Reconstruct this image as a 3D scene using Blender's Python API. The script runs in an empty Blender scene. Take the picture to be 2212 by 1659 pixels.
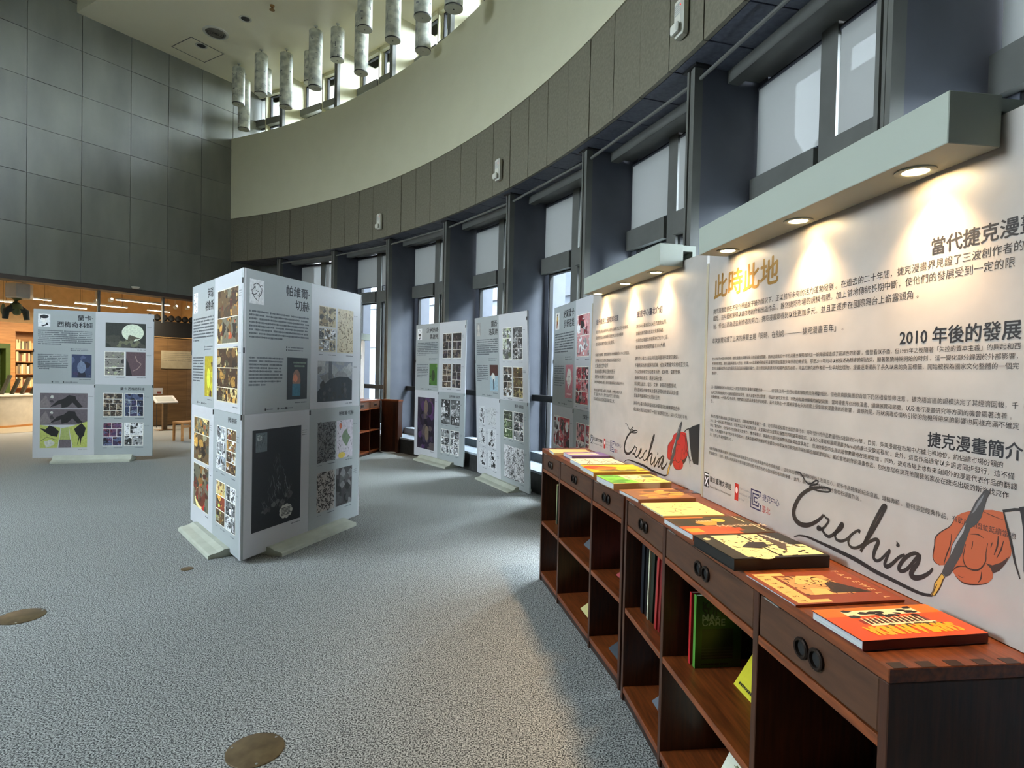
import bpy, math, random
from mathutils import Vector, Matrix
import numpy as np

SC = bpy.context.scene
COL = SC.collection
PI = math.pi
R_ = math.radians

# ------------------------------------------------------------------ camera
EYE = 1.6
FPX, PITCH, ROLL = 1251.7, -0.0204, 0.0222
CX, CY = 1106.0, 829.5
_fw = Vector((0, math.cos(PITCH), math.sin(PITCH)))
_up0 = Vector((0, -math.sin(PITCH), math.cos(PITCH)))
_rt0 = Vector((1, 0, 0))
_rt = _rt0 * math.cos(ROLL) + _up0 * math.sin(ROLL)
_up = -_rt0 * math.sin(ROLL) + _up0 * math.cos(ROLL)
cam = bpy.data.cameras.new('camera')
cam.sensor_fit = 'HORIZONTAL'; cam.sensor_width = 36.0
cam.lens = 36.0 * FPX / 2212.0
cam.clip_start = 0.05; cam.clip_end = 300
camo = bpy.data.objects.new('camera', cam); COL.objects.link(camo)
m3 = Matrix((_rt, _up, -_fw)).transposed()
camo.matrix_world = Matrix.Translation((0, 0, EYE)) @ m3.to_4x4()
SC.camera = camo

# ------------------------------------------------------------------ exposure, world
vs = SC.view_settings
vs.view_transform = 'Standard'; vs.look = 'None'; vs.gamma = 1.0
vs.exposure = 0.25
vs.use_curve_mapping = False
SC.cycles.use_denoising = True
SC.cycles.max_bounces = 10
SC.cycles.diffuse_bounces = 6
SC.cycles.transparent_max_bounces = 16
SC.cycles.sample_clamp_indirect = 4.0
SC.cycles.caustics_reflective = False; SC.cycles.caustics_refractive = False
W = bpy.data.worlds.new('overcast_sky'); SC.world = W
W.use_nodes = True
W.node_tree.nodes['Background'].inputs[0].default_value = (0.81, 0.90, 1.0, 1)
SKY = 60.0
W.node_tree.nodes['Background'].inputs[1].default_value = SKY

def portal(p, d, sx, sy):
    l = bpy.data.lights.new('window_portal', 'AREA'); l.shape = 'RECTANGLE'; l.size = sx; l.size_y = sy
    l.cycles.is_portal = True
    o = bpy.data.objects.new('window_portal', l); COL.objects.link(o)
    d = Vector(d).normalized()
    z = -d; up = Vector((0, 0, 1)) if abs(d.z) < .9 else Vector((0, 1, 0))
    x = up.cross(z).normalized(); y = z.cross(x)
    o.matrix_world = Matrix.Translation(p) @ Matrix((x, y, z)).transposed().to_4x4()

# ------------------------------------------------------------------ pixel helpers (direction only; distance from a plane)
def ray(px):
    return _fw + _rt * ((px[0] - CX) / FPX) - _up * ((px[1] - CY) / FPX)
def atz(px, z):
    d = ray(px); return Vector((0, 0, EYE)) + d * ((z - EYE) / d.z)
def atplane(px, P, n):
    d = ray(px); o = Vector((0, 0, EYE)); n = Vector(n)
    return o + d * ((Vector(P) - o).dot(n) / d.dot(n))

# ------------------------------------------------------------------ materials
MATS = {}
def lin(c):
    return tuple((x / 12.92 if x <= .04045 else ((x + .055) / 1.055) ** 2.4) for x in c)
def mat(name, c1, c2=None, rough=.6, scale=6.0, detail=4.0, stretch=(1, 1, 1), lo=.35, hi=.65, bump=0.0, metal=0.0, spec=.5, bscale=None, coat=0.0):
    """principled material; c1/c2 are display colours mixed by noise in object space"""
    if name in MATS: return MATS[name]
    m = bpy.data.materials.new(name); m.use_nodes = True
    nt = m.node_tree; b = nt.nodes['Principled BSDF']
    b.inputs['Roughness'].default_value = rough; b.inputs['Metallic'].default_value = metal
    b.inputs['Specular IOR Level'].default_value = spec
    b.inputs['Coat Weight'].default_value = coat
    if c2 is None:
        c2 = tuple(min(1, x * 1.06 + .004) for x in c1)
    tc = nt.nodes.new('ShaderNodeTexCoord'); mp = nt.nodes.new('ShaderNodeMapping')
    mp.inputs['Scale'].default_value = stretch
    nz = nt.nodes.new('ShaderNodeTexNoise'); nz.inputs['Scale'].default_value = scale; nz.inputs['Detail'].default_value = detail
    rp = nt.nodes.new('ShaderNodeValToRGB')
    rp.color_ramp.elements[0].position = lo; rp.color_ramp.elements[1].position = hi
    rp.color_ramp.elements[0].color = (*lin(c1), 1); rp.color_ramp.elements[1].color = (*lin(c2), 1)
    L = nt.links.new
    L(tc.outputs['Object'], mp.inputs['Vector']); L(mp.outputs[0], nz.inputs['Vector'])
    L(nz.outputs['Fac'], rp.inputs['Fac']); L(rp.outputs['Color'], b.inputs['Base Color'])
    if bump:
        bp = nt.nodes.new('ShaderNodeBump'); bp.inputs['Strength'].default_value = bump; bp.inputs['Distance'].default_value = .01
        if bscale:
            n2 = nt.nodes.new('ShaderNodeTexNoise'); n2.inputs['Scale'].default_value = bscale; n2.inputs['Detail'].default_value = 2
            L(mp.outputs[0], n2.inputs['Vector']); L(n2.outputs['Fac'], bp.inputs['Height'])
        else:
            L(nz.outputs['Fac'], bp.inputs['Height'])
        L(bp.outputs[0], b.inputs['Normal'])
    MATS[name] = m
    return m
def emis(name, c, s):
    if name in MATS: return MATS[name]
    m = bpy.data.materials.new(name); m.use_nodes = True; nt = m.node_tree
    nt.nodes.remove(nt.nodes['Principled BSDF'])
    e = nt.nodes.new('ShaderNodeEmission'); e.inputs[0].default_value = (*lin(c), 1); e.inputs[1].default_value = s
    nt.links.new(e.outputs[0], nt.nodes['Material Output'].inputs[0]); MATS[name] = m
    return m
def glassmat():
    m = bpy.data.materials.new('window_glass'); m.use_nodes = True; nt = m.node_tree
    nt.nodes.remove(nt.nodes['Principled BSDF'])
    t = nt.nodes.new('ShaderNodeBsdfTransparent'); t.inputs[0].default_value = (.86, .92, .92, 1)
    g = nt.nodes.new('ShaderNodeBsdfGlossy'); g.inputs['Roughness'].default_value = .02
    f = nt.nodes.new('ShaderNodeFresnel'); f.inputs[0].default_value = 1.45
    mx = nt.nodes.new('ShaderNodeMixShader'); L = nt.links.new
    L(f.outputs[0], mx.inputs[0]); L(t.outputs[0], mx.inputs[1]); L(g.outputs[0], mx.inputs[2])
    L(mx.outputs[0], nt.nodes['Material Output'].inputs[0]); return m
def blindmat():
    m = bpy.data.materials.new('blind_fabric'); m.use_nodes = True; nt = m.node_tree
    nt.nodes.remove(nt.nodes['Principled BSDF'])
    d = nt.nodes.new('ShaderNodeBsdfDiffuse'); d.inputs[0].default_value = (.40, .40, .38, 1)
    tr = nt.nodes.new('ShaderNodeBsdfTranslucent'); tr.inputs[0].default_value = (.0078, .0072, .0066, 1)
    tp = nt.nodes.new('ShaderNodeBsdfTransparent')
    ad = nt.nodes.new('ShaderNodeAddShader'); mx = nt.nodes.new('ShaderNodeMixShader')
    wv = nt.nodes.new('ShaderNodeTexNoise'); wv.inputs['Scale'].default_value = 400
    ma = nt.nodes.new('ShaderNodeMath'); ma.operation = 'MULTIPLY_ADD'; ma.inputs[1].default_value = .004; ma.inputs[2].default_value = .002
    tc = nt.nodes.new('ShaderNodeTexCoord'); L = nt.links.new
    L(tc.outputs['Object'], wv.inputs['Vector']); L(wv.outputs['Fac'], ma.inputs[0])
    L(d.outputs[0], ad.inputs[0]); L(tr.outputs[0], ad.inputs[1])
    L(ma.outputs[0], mx.inputs[0]); L(ad.outputs[0], mx.inputs[1]); L(tp.outputs[0], mx.inputs[2])
    L(mx.outputs[0], nt.nodes['Material Output'].inputs[0]); return m
def printmat(name, rough=.45, amt=.25, scale=60, spec=.5, light=1.0):
    m = bpy.data.materials.new(name); m.use_nodes = True; nt = m.node_tree
    b = nt.nodes['Principled BSDF']; b.inputs['Roughness'].default_value = rough; b.inputs['Specular IOR Level'].default_value = spec
    at = nt.nodes.new('ShaderNodeAttribute'); at.attribute_name = 'Col'
    tc = nt.nodes.new('ShaderNodeTexCoord'); nz = nt.nodes.new('ShaderNodeTexNoise')
    nz.inputs['Scale'].default_value = scale; nz.inputs['Detail'].default_value = 9
    ma = nt.nodes.new('ShaderNodeMath'); ma.operation = 'MULTIPLY_ADD'; ma.inputs[1].default_value = amt * 2; ma.inputs[2].default_value = light - amt
    mu = nt.nodes.new('ShaderNodeVectorMath'); mu.operation = 'SCALE'; L = nt.links.new
    L(tc.outputs['Object'], nz.inputs['Vector']); L(nz.outputs['Fac'], ma.inputs[0])
    L(at.outputs['Color'], mu.inputs[0]); L(ma.outputs[0], mu.inputs['Scale']); L(mu.outputs[0], b.inputs['Base Color'])
    return m

M_GLASS = glassmat(); M_BLIND = blindmat()
M_PRINT = printmat('printed_art', .5, .45, 38, light=1.05); M_INK = printmat('printed_ink', .5, 0.0, 5); M_COVER = printmat('book_cover_print', .32, .10, 60)
M_CARPET = mat('carpet_grey', (.20, .207, .21), (.72, .725, .715), .95, 140, 5, (1, 1, 1), .40, .61, bump=.2, bscale=220, spec=.1)
M_STONE = mat('stone_slab', (.40, .405, .375), (.50, .50, .465), .34, 1.6, 6, (1, 1, .35), .3, .7, bump=.04, spec=.6)
M_STONE_B = mat('stone_slab_b', (.375, .38, .355), (.475, .475, .44), .38, 1.9, 6, (1, 1, .3), .3, .7, bump=.04, spec=.6)
M_JOINT = mat('joint_dark', (.10, .10, .095), rough=.9)
M_FASCIA = mat('fascia_stone', (.385, .365, .305), (.465, .445, .375), .55, 34, 5, (1, 1, 1), .3, .7, bump=.05)
M_SOFFIT = mat('soffit_stone', (.26, .27, .31), (.33, .34, .38), .5, 25, 5)
M_CREAM = mat('cream_paint', (.81, .79, .675), (.82, .80, .685), .7, 3, 2)
M_CEIL = mat('ceiling_paint', (.965, .935, .83), (.97, .94, .835), .8, 2, 2)
M_GREYMET = mat('grey_painted_metal', (.36, .36, .34), (.385, .385, .365), .45, 5, 2)
M_PIER = mat('grey_pier_paint', (.29, .30, .335), (.31, .32, .355), .5, 4, 2)
M_DARKMET = mat('dark_metal', (.14, .14, .14), rough=.45)
M_SILL = mat('sill_stone', (.62, .66, .70), (.68, .71, .74), .35, 9, 4)
M_PLINTH = mat('plinth_dark', (.17, .17, .17), (.22, .22, .22), .5, 14, 4)
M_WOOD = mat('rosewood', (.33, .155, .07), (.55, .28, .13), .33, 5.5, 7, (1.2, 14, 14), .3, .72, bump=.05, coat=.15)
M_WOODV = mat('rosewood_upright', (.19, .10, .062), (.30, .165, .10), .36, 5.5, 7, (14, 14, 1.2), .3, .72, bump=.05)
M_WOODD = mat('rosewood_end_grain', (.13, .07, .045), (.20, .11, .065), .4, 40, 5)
M_WOODF = mat('drawer_face_wood', (.25, .155, .10), (.34, .215, .14), .4, 5, 7, (1.5, 10, 12), .3, .7, bump=.05)
M_BRONZE = mat('bronze_ring', (.17, .13, .11), rough=.35, metal=.7)
M_BLACK = mat('black_void', (.025, .022, .02), rough=.7)
M_WHITEB = mat('white_board', (.80, .80, .81), (.81, .81, .82), .38, 3, 2)
M_GREYB = mat('grey_board', (.665, .685, .685), (.675, .695, .695), .42, 3, 2)
M_BASE = mat('board_foot_plastic', (.70, .71, .65), (.74, .75, .69), .5, 8, 3)
M_CANOPY = mat('canopy_paint', (.63, .65, .60), (.64, .66, .61), .5, 3, 2)
M_ALU = mat('pale_frame', (.66, .62, .53), rough=.4)
M_BRASS = mat('brass_plate', (.36, .30, .215), (.45, .385, .28), .45, 14, 5, metal=.35)
M_STEEL = mat('steel_screw', (.75, .75, .74), rough=.3, metal=.8)
M_WHITEP = mat('white_plastic', (.80, .79, .74), rough=.45)
M_PAGES = mat('page_edges', (.66, .67, .67), (.78, .78, .77), .8, 3, 2, (2, 2, 300))
M_PAPER = mat('lantern_paper', (.66, .67, .63), (.88, .88, .82), .8, 7, 8, (1, 1, 1.2), .35, .62)
M_LANTEND = mat('lantern_end', (.76, .76, .70), rough=.6)
M_BULB = emis('lamp_warm', (1, .86, .62), 95)
M_TUBE = emis('tube_light', (1, .93, .80), 14)
M_SPOTE = emis('track_spot_glow', (1, .95, .85), 22)
M_RED = emis('red_led', (1, .12, .08), 3)
M_SHOPW = mat('shop_wall_cream', (.80, .70, .52), rough=.8)
M_SHOPC = mat('shop_ceiling', (.80, .69, .52), (.83, .72, .55), .8, 2, 2)
M_SHOPF = mat('shop_floor', (.50, .47, .40), (.58, .54, .46), .5, 5, 3, (1, 10, 1))
M_OAK = mat('honey_wood', (.66, .45, .24), (.76, .54, .30), .5, 3, 5, (1, 1, 8))
M_OAKD = mat('brown_veneer', (.40, .30, .185), (.48, .365, .23), .5, 2.2, 5, (1, 1, 9))
M_GREEN = mat('green_paint', (.25, .33, .10), rough=.6)
M_COUNTER = mat('counter_grey', (.74, .72, .67), rough=.5)
M_FLORA = mat('shrub_leaf', (.14, .26, .10), (.24, .36, .17), .5, 8, 3)
M_TRUNK = mat('shrub_stem', (.30, .26, .18), rough=.8)
M_FACADE = mat('facade_tile', (.20, .23, .28), (.24, .27, .32), .6, 3, 3)
M_FACADEB = mat('facade_band', (.20, .22, .26), rough=.5)
M_GROUND = mat('paving_outside', (.42, .42, .41), rough=.9)
M_CLOTHG = mat('sculpture_green', (.30, .34, .20), rough=.7)
M_CLOTHD = mat('sculpture_dark', (.10, .13, .11), rough=.7)
M_NYLON = mat('white_cable', (.82, .83, .82), rough=.4)

# ------------------------------------------------------------------ mesh builder
class MB:
    def __init__(s): s.v = []; s.f = []; s.c = []
    def add(s, vs_, fs, col=None):
        b = len(s.v); s.v += [tuple(p) for p in vs_]; s.f += [tuple(b + i for i in f) for f in fs]
        s.c += [col] * len(fs); return s
    def box(s, x0, x1, y0, y1, z0, z1, M=None, col=None):
        P = [Vector((x, y, z)) for z in (z0, z1) for y in (y0, y1) for x in (x0, x1)]
        if M is not None: P = [M @ p for p in P]
        return s.add(P, [(0, 2, 3, 1), (4, 5, 7, 6), (0, 1, 5, 4), (2, 6, 7, 3), (0, 4, 6, 2), (1, 3, 7, 5)], col)
    def bbox(s, x0, x1, y0, y1, z0, z1, b=.004, M=None, col=None):
        """box with chamfered vertical and horizontal edges (octagonal rings)"""
        def ring(z, i): return [Vector(p) for p in ((x0 + b, y0 + i, z), (x1 - b, y0 + i, z), (x1 - i, y0 + b, z), (x1 - i, y1 - b, z), (x1 - b, y1 - i, z), (x0 + b, y1 - i, z), (x0 + i, y1 - b, z), (x0 + i, y0 + b, z))]
        rs = [ring(z0, b * .6), ring(z0 + b, 0), ring(z1 - b, 0), ring(z1, b * .6)]
        P = [M @ p if M is not None else p for r in rs for p in r]
        F = [tuple(reversed(range(8))), tuple(range(24, 32))]
        for k in range(3):
            for i in range(8): j = (i + 1) % 8; F.append((k * 8 + i, k * 8 + j, k * 8 + 8 + j, k * 8 + 8 + i))
        return s.add(P, F, col)
    def prism(s, pts, z0, z1, M=None, col=None):
        n = len(pts); P = [Vector((x, y, z)) for z in (z0, z1) for x, y in pts]
        if M is not None: P = [M @ p for p in P]
        return s.add(P, [tuple(reversed(range(n))), tuple(range(n, 2 * n))] + [(i, (i + 1) % n, n + (i + 1) % n, n + i) for i in range(n)], col)
    def extx(s, pts, x0, x1, M=None, col=None):
        """profile in (y,z) extruded along x"""
        n = len(pts); P = [Vector((x, y, z)) for x in (x0, x1) for y, z in pts]
        if M is not None: P = [M @ p for p in P]
        return s.add(P, [tuple(reversed(range(n))), tuple(range(n, 2 * n))] + [(i, (i + 1) % n, n + (i + 1) % n, n + i) for i in range(n)], col)
    def lathe(s, prof, n=24, M=None, col=None, cap=True):
        P = []; F = []
        for r, z in prof:
            for i in range(n): a = 2 * PI * i / n; P.append(Vector((r * math.cos(a), r * math.sin(a), z)))
        for k in range(len(prof) - 1):
            for i in range(n): j = (i + 1) % n; F.append((k * n + i, k * n + j, k * n + n + j, k * n + n + i))
        if cap: F += [tuple(reversed(range(n))), tuple(range((len(prof) - 1) * n, len(prof) * n))]
        if M is not None: P = [M @ p for p in P]
        return s.add(P, F, col)
    def tube(s, pts, r, n=8, col=None):
        pts = [Vector(p) for p in pts]; P = []; F = []
        for i, p in enumerate(pts):
            d = (pts[min(i + 1, len(pts) - 1)] - pts[max(i - 1, 0)]).normalized()
            u = d.cross(Vector((0, 0, 1)))
            if u.length < .01: u = d.cross(Vector((1, 0, 0)))
            u.normalize(); w = d.cross(u); rr = r[i] if isinstance(r, (list, tuple)) else r
            for k in range(n): a = 2 * PI * k / n; P.append(p + u * (rr * math.cos(a)) + w * (rr * math.sin(a)))
        for i in range(len(pts) - 1):
            for k in range(n): j = (k + 1) % n; F.append((i * n + k, i * n + j, i * n + n + j, i * n + n + k))
        F += [tuple(reversed(range(n))), tuple(range((len(pts) - 1) * n, len(pts) * n))]
        return s.add(P, F, col)
    def mesh(s, name, m, smooth=False):
        me = bpy.data.meshes.new(name); me.from_pydata([tuple(p) for p in s.v], [], s.f)
        if any(c is not None for c in s.c):
            at = me.attributes.new('Col', 'FLOAT_COLOR', 'CORNER'); arr = []
            for f, c in zip(s.f, s.c): arr += list((*c, 1.0) if c else (1, 1, 1, 1)) * len(f)
            at.data.foreach_set('color', arr)
        me.materials.append(m); me.update()
        if smooth:
            me.polygons.foreach_set('use_smooth', [True] * len(me.polygons)); me.update()
            try: me.set_sharp_from_angle(angle=R_(35))
            except Exception: pass
        return me

def tag(o, label=None, cat=None, group=None, kind=None):
    if label: o['label'] = label
    if cat: o['category'] = cat
    if group: o['group'] = group
    if kind: o['kind'] = kind
    return o
def link(name, me, parent=None, M=None, **k):
    o = bpy.data.objects.new(name, me); COL.objects.link(o)
    if parent is not None: o.parent = parent
    if M is not None: o.matrix_local = M
    return tag(o, **k)
def build(name, mb, m, parent=None, M=None, smooth=False, **k):
    return link(name, mb.mesh(name, m, smooth), parent, M, **k)
def empty(name, loc=(0, 0, 0), rot=(0, 0, 0), **k):
    o = bpy.data.objects.new(name, None); COL.objects.link(o); o.empty_display_size = .1
    o.location = loc; o.rotation_euler = rot
    return tag(o, **k)
def copy_tree(o, parent=None):
    c = o.copy(); COL.objects.link(c); c.parent = parent
    for ch in o.children: copy_tree(ch, c)
    return c
def Mx(loc, yaw=0.0, rx=0.0, ry=0.0):
    return Matrix.Translation(loc) @ Matrix.Rotation(yaw, 4, 'Z') @ Matrix.Rotation(ry, 4, 'Y') @ Matrix.Rotation(rx, 4, 'X')

# ------------------------------------------------------------------ text and printed art
_TC = {}
def text_geo(s, bold=0.0, res=2):
    k = (s, bold, res)
    if k in _TC: return _TC[k]
    c = bpy.data.curves.new('t', 'FONT'); c.body = s; c.resolution_u = res; c.offset = bold
    o = bpy.data.objects.new('t', c); COL.objects.link(o)
    dg = bpy.context.evaluated_depsgraph_get(); ev = o.evaluated_get(dg); me = ev.to_mesh()
    v = np.zeros(len(me.vertices) * 3); me.vertices.foreach_get('co', v); v = v.reshape(-1, 3)[:, :2]
    f = [tuple(p.vertices) for p in me.polygons]
    ev.to_mesh_clear(); bpy.data.objects.remove(o); bpy.data.curves.remove(c)
    _TC[k] = (v, f); return v, f

class Art:
    """flat print: coloured shapes in (u,v) metres, later ones lie on earlier ones"""
    def __init__(s, eps=1.5e-5, base=.0006): s.items = []; s.eps = eps; s.base = base
    def poly(s, pts, c): s.items.append(([tuple(p) for p in pts], [tuple(range(len(pts)))], lin(c))); return s
    def rect(s, u0, v0, u1, v1, c): return s.poly([(u0, v0), (u1, v0), (u1, v1), (u0, v1)], c)
    def ell(s, u, v, a, b, c, n=18, rot=0.0):
        ca, sa = math.cos(rot), math.sin(rot)
        return s.poly([(u + a * math.cos(t) * ca - b * math.sin(t) * sa, v + a * math.cos(t) * sa + b * math.sin(t) * ca) for t in [2 * PI * i / n for i in range(n)]], c)
    def blob(s, rng, u, v, r, c, box=None, n=9, asp=1.0):
        pts = []
        for i in range(n):
            t = 2 * PI * i / n; q = r * rng.uniform(.55, 1.15); p = [u + q * math.cos(t) * asp, v + q * math.sin(t)]
            if box: p = [min(max(p[0], box[0]), box[2]), min(max(p[1], box[1]), box[3])]
            pts.append(tuple(p))
        return s.poly(pts, c)
    def line(s, pts, w, c):
        """stroke; w a number or (start, mid, end) widths"""
        pts = [Vector((p[0], p[1])) for p in pts]; n = len(pts); V = []; F = []
        for i, p in enumerate(pts):
            d = pts[min(i + 1, n - 1)] - pts[max(i - 1, 0)]
            if d.length < 1e-9: d = Vector((1, 0))
            d.normalize(); nn = Vector((-d.y, d.x)); t = i / (n - 1)
            ww = w if not isinstance(w, tuple) else (w[0] + (w[1] - w[0]) * t * 2 if t < .5 else w[1] + (w[2] - w[1]) * (t * 2 - 1))
            V += [tuple(p + nn * ww / 2), tuple(p - nn * ww / 2)]
        for i in range(n - 1): F.append((2 * i, 2 * i + 1, 2 * i + 3, 2 * i + 2))
        s.items.append((V, F, lin(c))); return s
    def text(s, body, u, v, c, w=None, h=None, align='l', bold=0.0, rot=0.0, res=2, anchor_mid=True):
        """text line: (u,v) = left/right/centre of the line's mid height; w fits the width, h gives the type size"""
        V, F = text_geo(body, 0.0, res)
        if len(V) == 0: return s
        x0, x1 = V[:, 0].min(), V[:, 0].max()
        k = (w / (x1 - x0)) if w else h
        kx = k
        ky = h if h else k
        P = np.stack([(V[:, 0] - x0) * kx, (V[:, 1] - .36) * ky], 1); ww = (x1 - x0) * kx
        P[:, 0] -= {'l': 0, 'r': ww, 'c': ww / 2}[align]
        ca, sa = math.cos(rot), math.sin(rot)
        P = np.stack([P[:, 0] * ca - P[:, 1] * sa + u, P[:, 0] * sa + P[:, 1] * ca + v], 1)
        for dx, dy in ((0, 0),) if not bold else ((-1, 0), (1, 0), (0, .8), (0, -.8), (.6, .6), (-.6, -.6)):
            q = bold * ky; s.items.append(([(p[0] + dx * q, p[1] + dy * q) for p in P], F, lin(c)))
        return s
    def greek(s, rng, u0, u1, v, h, c, ragged=1.0):
        """a line of print too small to read: glyph-sized marks"""
        V = []; F = []; u = u0; end = u0 + (u1 - u0) * ragged
        while u < end:
            w = h * rng.uniform(.55, .95)
            if rng.random() > .06:
                a = h * rng.uniform(.32, .5); b = len(V)
                V += [(u, v - a), (u + w, v - a), (u + w, v + a), (u, v + a)]; F.append((b, b + 1, b + 2, b + 3))
            u += w + h * .14
        if F: s.items.append((V, F, lin(c)))
        return s
    def mb(s, O, U, V_, N):
        m = MB(); O = Vector(O); U = Vector(U); V_ = Vector(V_); N = Vector(N)
        for i, (pts, fs, c) in enumerate(s.items):
            q = s.base + i * s.eps
            m.add([O + U * p[0] + V_ * p[1] + N * q for p in pts], fs, c)
        return m

def comic(a, rng, u0, v0, u1, v1, rows, pal, bg=(.95, .94, .9), gut=.008, busy=5, border=None):
    a.rect(u0, v0, u1, v1, bg)
    H = v1 - v0; y = v1 - gut
    tot = sum(r[0] for r in rows)
    for rh, cells in rows:
        h = (H - gut * (len(rows) + 1)) * rh / tot
        cs = [rng.uniform(.7, 1.3) for _ in range(cells)]; x = u0 + gut
        for q in cs:
            w = (u1 - u0 - gut * (cells + 1)) * q / sum(cs); bx = (x, y - h, x + w, y)
            c = rng.choice(pal); a.rect(*bx, c)
            for _ in range(int(busy * 2.6)):
                d = rng.choice(pal); k = rng.uniform(.5, 1.35); d = tuple(min(1, t * k) for t in d)
                a.blob(rng, rng.uniform(bx[0], bx[2]), rng.uniform(bx[1], bx[3]), min(w, h) * rng.uniform(.05, .33), d, bx, 8, rng.uniform(.4, 2.0))
            for _ in range(22):
                k = rng.uniform(.3, 1.25); d = tuple(min(1, t * k) for t in rng.choice(pal))
                a.blob(rng, rng.uniform(bx[0], bx[2]), rng.uniform(bx[1], bx[3]), min(w, h) * rng.uniform(.02, .09), d, bx, 6, rng.uniform(.3, 2.6))
            x += w + gut
        y -= h + gut
def sketch(a, rng, u0, v0, u1, v1, n=40, bg=None, ink=(.12, .12, .12), w=.004):
    if bg: a.rect(u0, v0, u1, v1, bg)
    for _ in range(n):
        u, v = rng.uniform(u0, u1), rng.uniform(v0, v1); t = rng.uniform(0, 6.28); L = rng.uniform(.05, .22) * (u1 - u0); pts = []
        for k in range(5):
            pts.append((min(max(u, u0), u1), min(max(v, v0), v1))); u += math.cos(t) * L / 4; v += math.sin(t) * L / 4; t += rng.uniform(-.9, .9)
        a.line(pts, (w * .4, w * rng.uniform(.6, 2.2), w * .3), ink)

# ================================================================== STRUCTURE
CC = Vector((-13.226, .612, 0)); RF = 15.15; RP = 15.357; RW = 15.95
ZFB, ZFT, ZCT, ZC, ZROOF = 4.186, 5.249, 7.208, 8.58, 11.5
TH0, DTH = 60.25, 7.31                    # post angles
def TH(k): return TH0 - DTH * k
def pol(th, r, z=0.0): return CC + Vector((r * math.cos(R_(th)), r * math.sin(R_(th)), z))
def arcbox(mb, t0, t1, r0, r1, z0, z1, n=2, org=Vector((0, 0, 0))):
    P = []; F = []
    for i in range(n + 1):
        t = R_(t0 + (t1 - t0) * i / n); c, s = math.cos(t), math.sin(t)
        P += [org + Vector((r * c, r * s, z)) for r, z in ((r0, z0), (r1, z0), (r1, z1), (r0, z1))]
    for i in range(n):
        a = i * 4
        for k in range(4): j = (k + 1) % 4; F.append((a + k, a + j, a + 4 + j, a + 4 + k))
    F += [(3, 2, 1, 0), (n * 4, n * 4 + 1, n * 4 + 2, n * 4 + 3)]
    return mb.add(P, F)
def ROT(th): return Matrix.Rotation(R_(th), 4, 'Z')

# floor
fl = MB(); fl.add([(-17, -7.5, 0), (5, -7.5, 0), (5, 22, 0), (-17, 22, 0)], [(0, 1, 2, 3)])
build('floor', fl, M_CARPET, kind='structure', label='grey speckled loop pile carpet floor')

# left stone wall (shop frame: x along the wall, y away from the hall)
WA = Vector((-7.19, 14.257, 0)); WYAW = R_(57)
wl = empty('wall_left', WA, (0, 0, WYAW), kind='structure', label='tall wall of grey stone slabs above the shop opening')
cols = [-7.9, -7.4, -6.5, -5.61, -4.72, -3.83, -2.94, -2.04, -1.27, -.51, .26, 1.03, 1.8]
rows = [3.22, 4.21, 5.18, 6.07, 6.965, 7.86, 8.75, 9.64, 10.6, 11.5]
rng = random.Random(4)
for i in range(len(cols) - 1):
    for j in range(len(rows) - 1):
        b = MB(); e = rng.uniform(0, .004)
        b.bbox(cols[i] + .003, cols[i + 1] - .003, -e, .03, rows[j] + .003, rows[j + 1] - .003, .0025)
        build('stone_slab', b, M_STONE if rng.random() < .6 else M_STONE_B, wl)
low = [0, .8, 1.6, 2.4, 3.22]
for i in range(10, 12):
    for j in range(4):
        b = MB(); b.bbox(cols[i] + .003, cols[i + 1] - .003, 0, .03, low[j] + .003, low[j + 1] - .003, .0025); build('stone_slab', b, M_STONE, wl)
b = MB(); b.box(-7.95, 1.8, .028, .35, 3.22, ZROOF); b.box(.26, 1.8, .028, .35, 0, 3.22); build('backing', b, M_JOINT, wl)
b = MB(); b.box(-7.9, .26, -.005, .40, 3.13, 3.22); build('lintel', b, mat('lintel_brown', (.23, .18, .15), rough=.5), wl)
b = MB(); b.lathe([(.075, 0), (.08, -.012), (.06, -.04), (.03, -.05)], 16, Mx((-1.95, -.06, 3.27))); build('smoke_detector', b, M_WHITEP, wl, smooth=True)

# right curved wall
wr = empty('wall_right', CC, kind='structure', label='curved wall with stone fascia, cream drum and window bays')
JT0, JD = 65.59 + 1.877, 1.877
pm = []
for q in range(2):
    b = MB(); arcbox(b, -JD + .018, -.018, RF - .004 * q, RF + .04, ZFB, ZFT - .004, 2); pm.append(b.mesh('fascia_panel', M_FASCIA))
t1 = MB(); arcbox(t1, -JD + .03, -.03, RF + .05, RF + .30, ZFB + .004, ZFB + .05, 2); t1 = t1.mesh('soffit_tile', M_SOFFIT)
t2 = MB(); arcbox(t2, -JD + .03, -.03, RF + .31, RF + .72, ZFB + .004, ZFB + .05, 2); t2 = t2.mesh('soffit_tile', M_SOFFIT)
for i in range(50):
    th = JT0 - JD * i
    link('fascia_panel', pm[rng.randrange(2)], wr, ROT(th)); link('soffit_tile', t1, wr, ROT(th)); link('soffit_tile', t2, wr, ROT(th))
b = MB(); arcbox(b, 69, -28, RF + .042, 16.35, ZFB + .03, 7.0, 90); build('backing', b, M_JOINT, wr)
b = MB(); arcbox(b, 67.3, -28, RF - .012, RF + .25, ZFT, ZCT, 110); build('drum_wall', b, M_CREAM, wr, smooth=True)
b = MB(); arcbox(b, 67.3, -28, RF + .25, 16.35, 6.95, 7.02, 90); build('drum_ledge', b, M_CREAM, wr)
b = MB(); arcbox(b, 69, -28, 16.05, 16.35, ZC, ZROOF, 90); build('upper_wall', b, M_CREAM, wr)
b = MB(); arcbox(b, 69, -28, RF + .15, 16.35, 0, .27, 90); build('plinth', b, M_PLINTH, wr)
b = MB(); arcbox(b, 69, -28, RF + .135, 16.35, .27, .30, 90); build('sill_ledge', b, M_SILL, wr)
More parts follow.
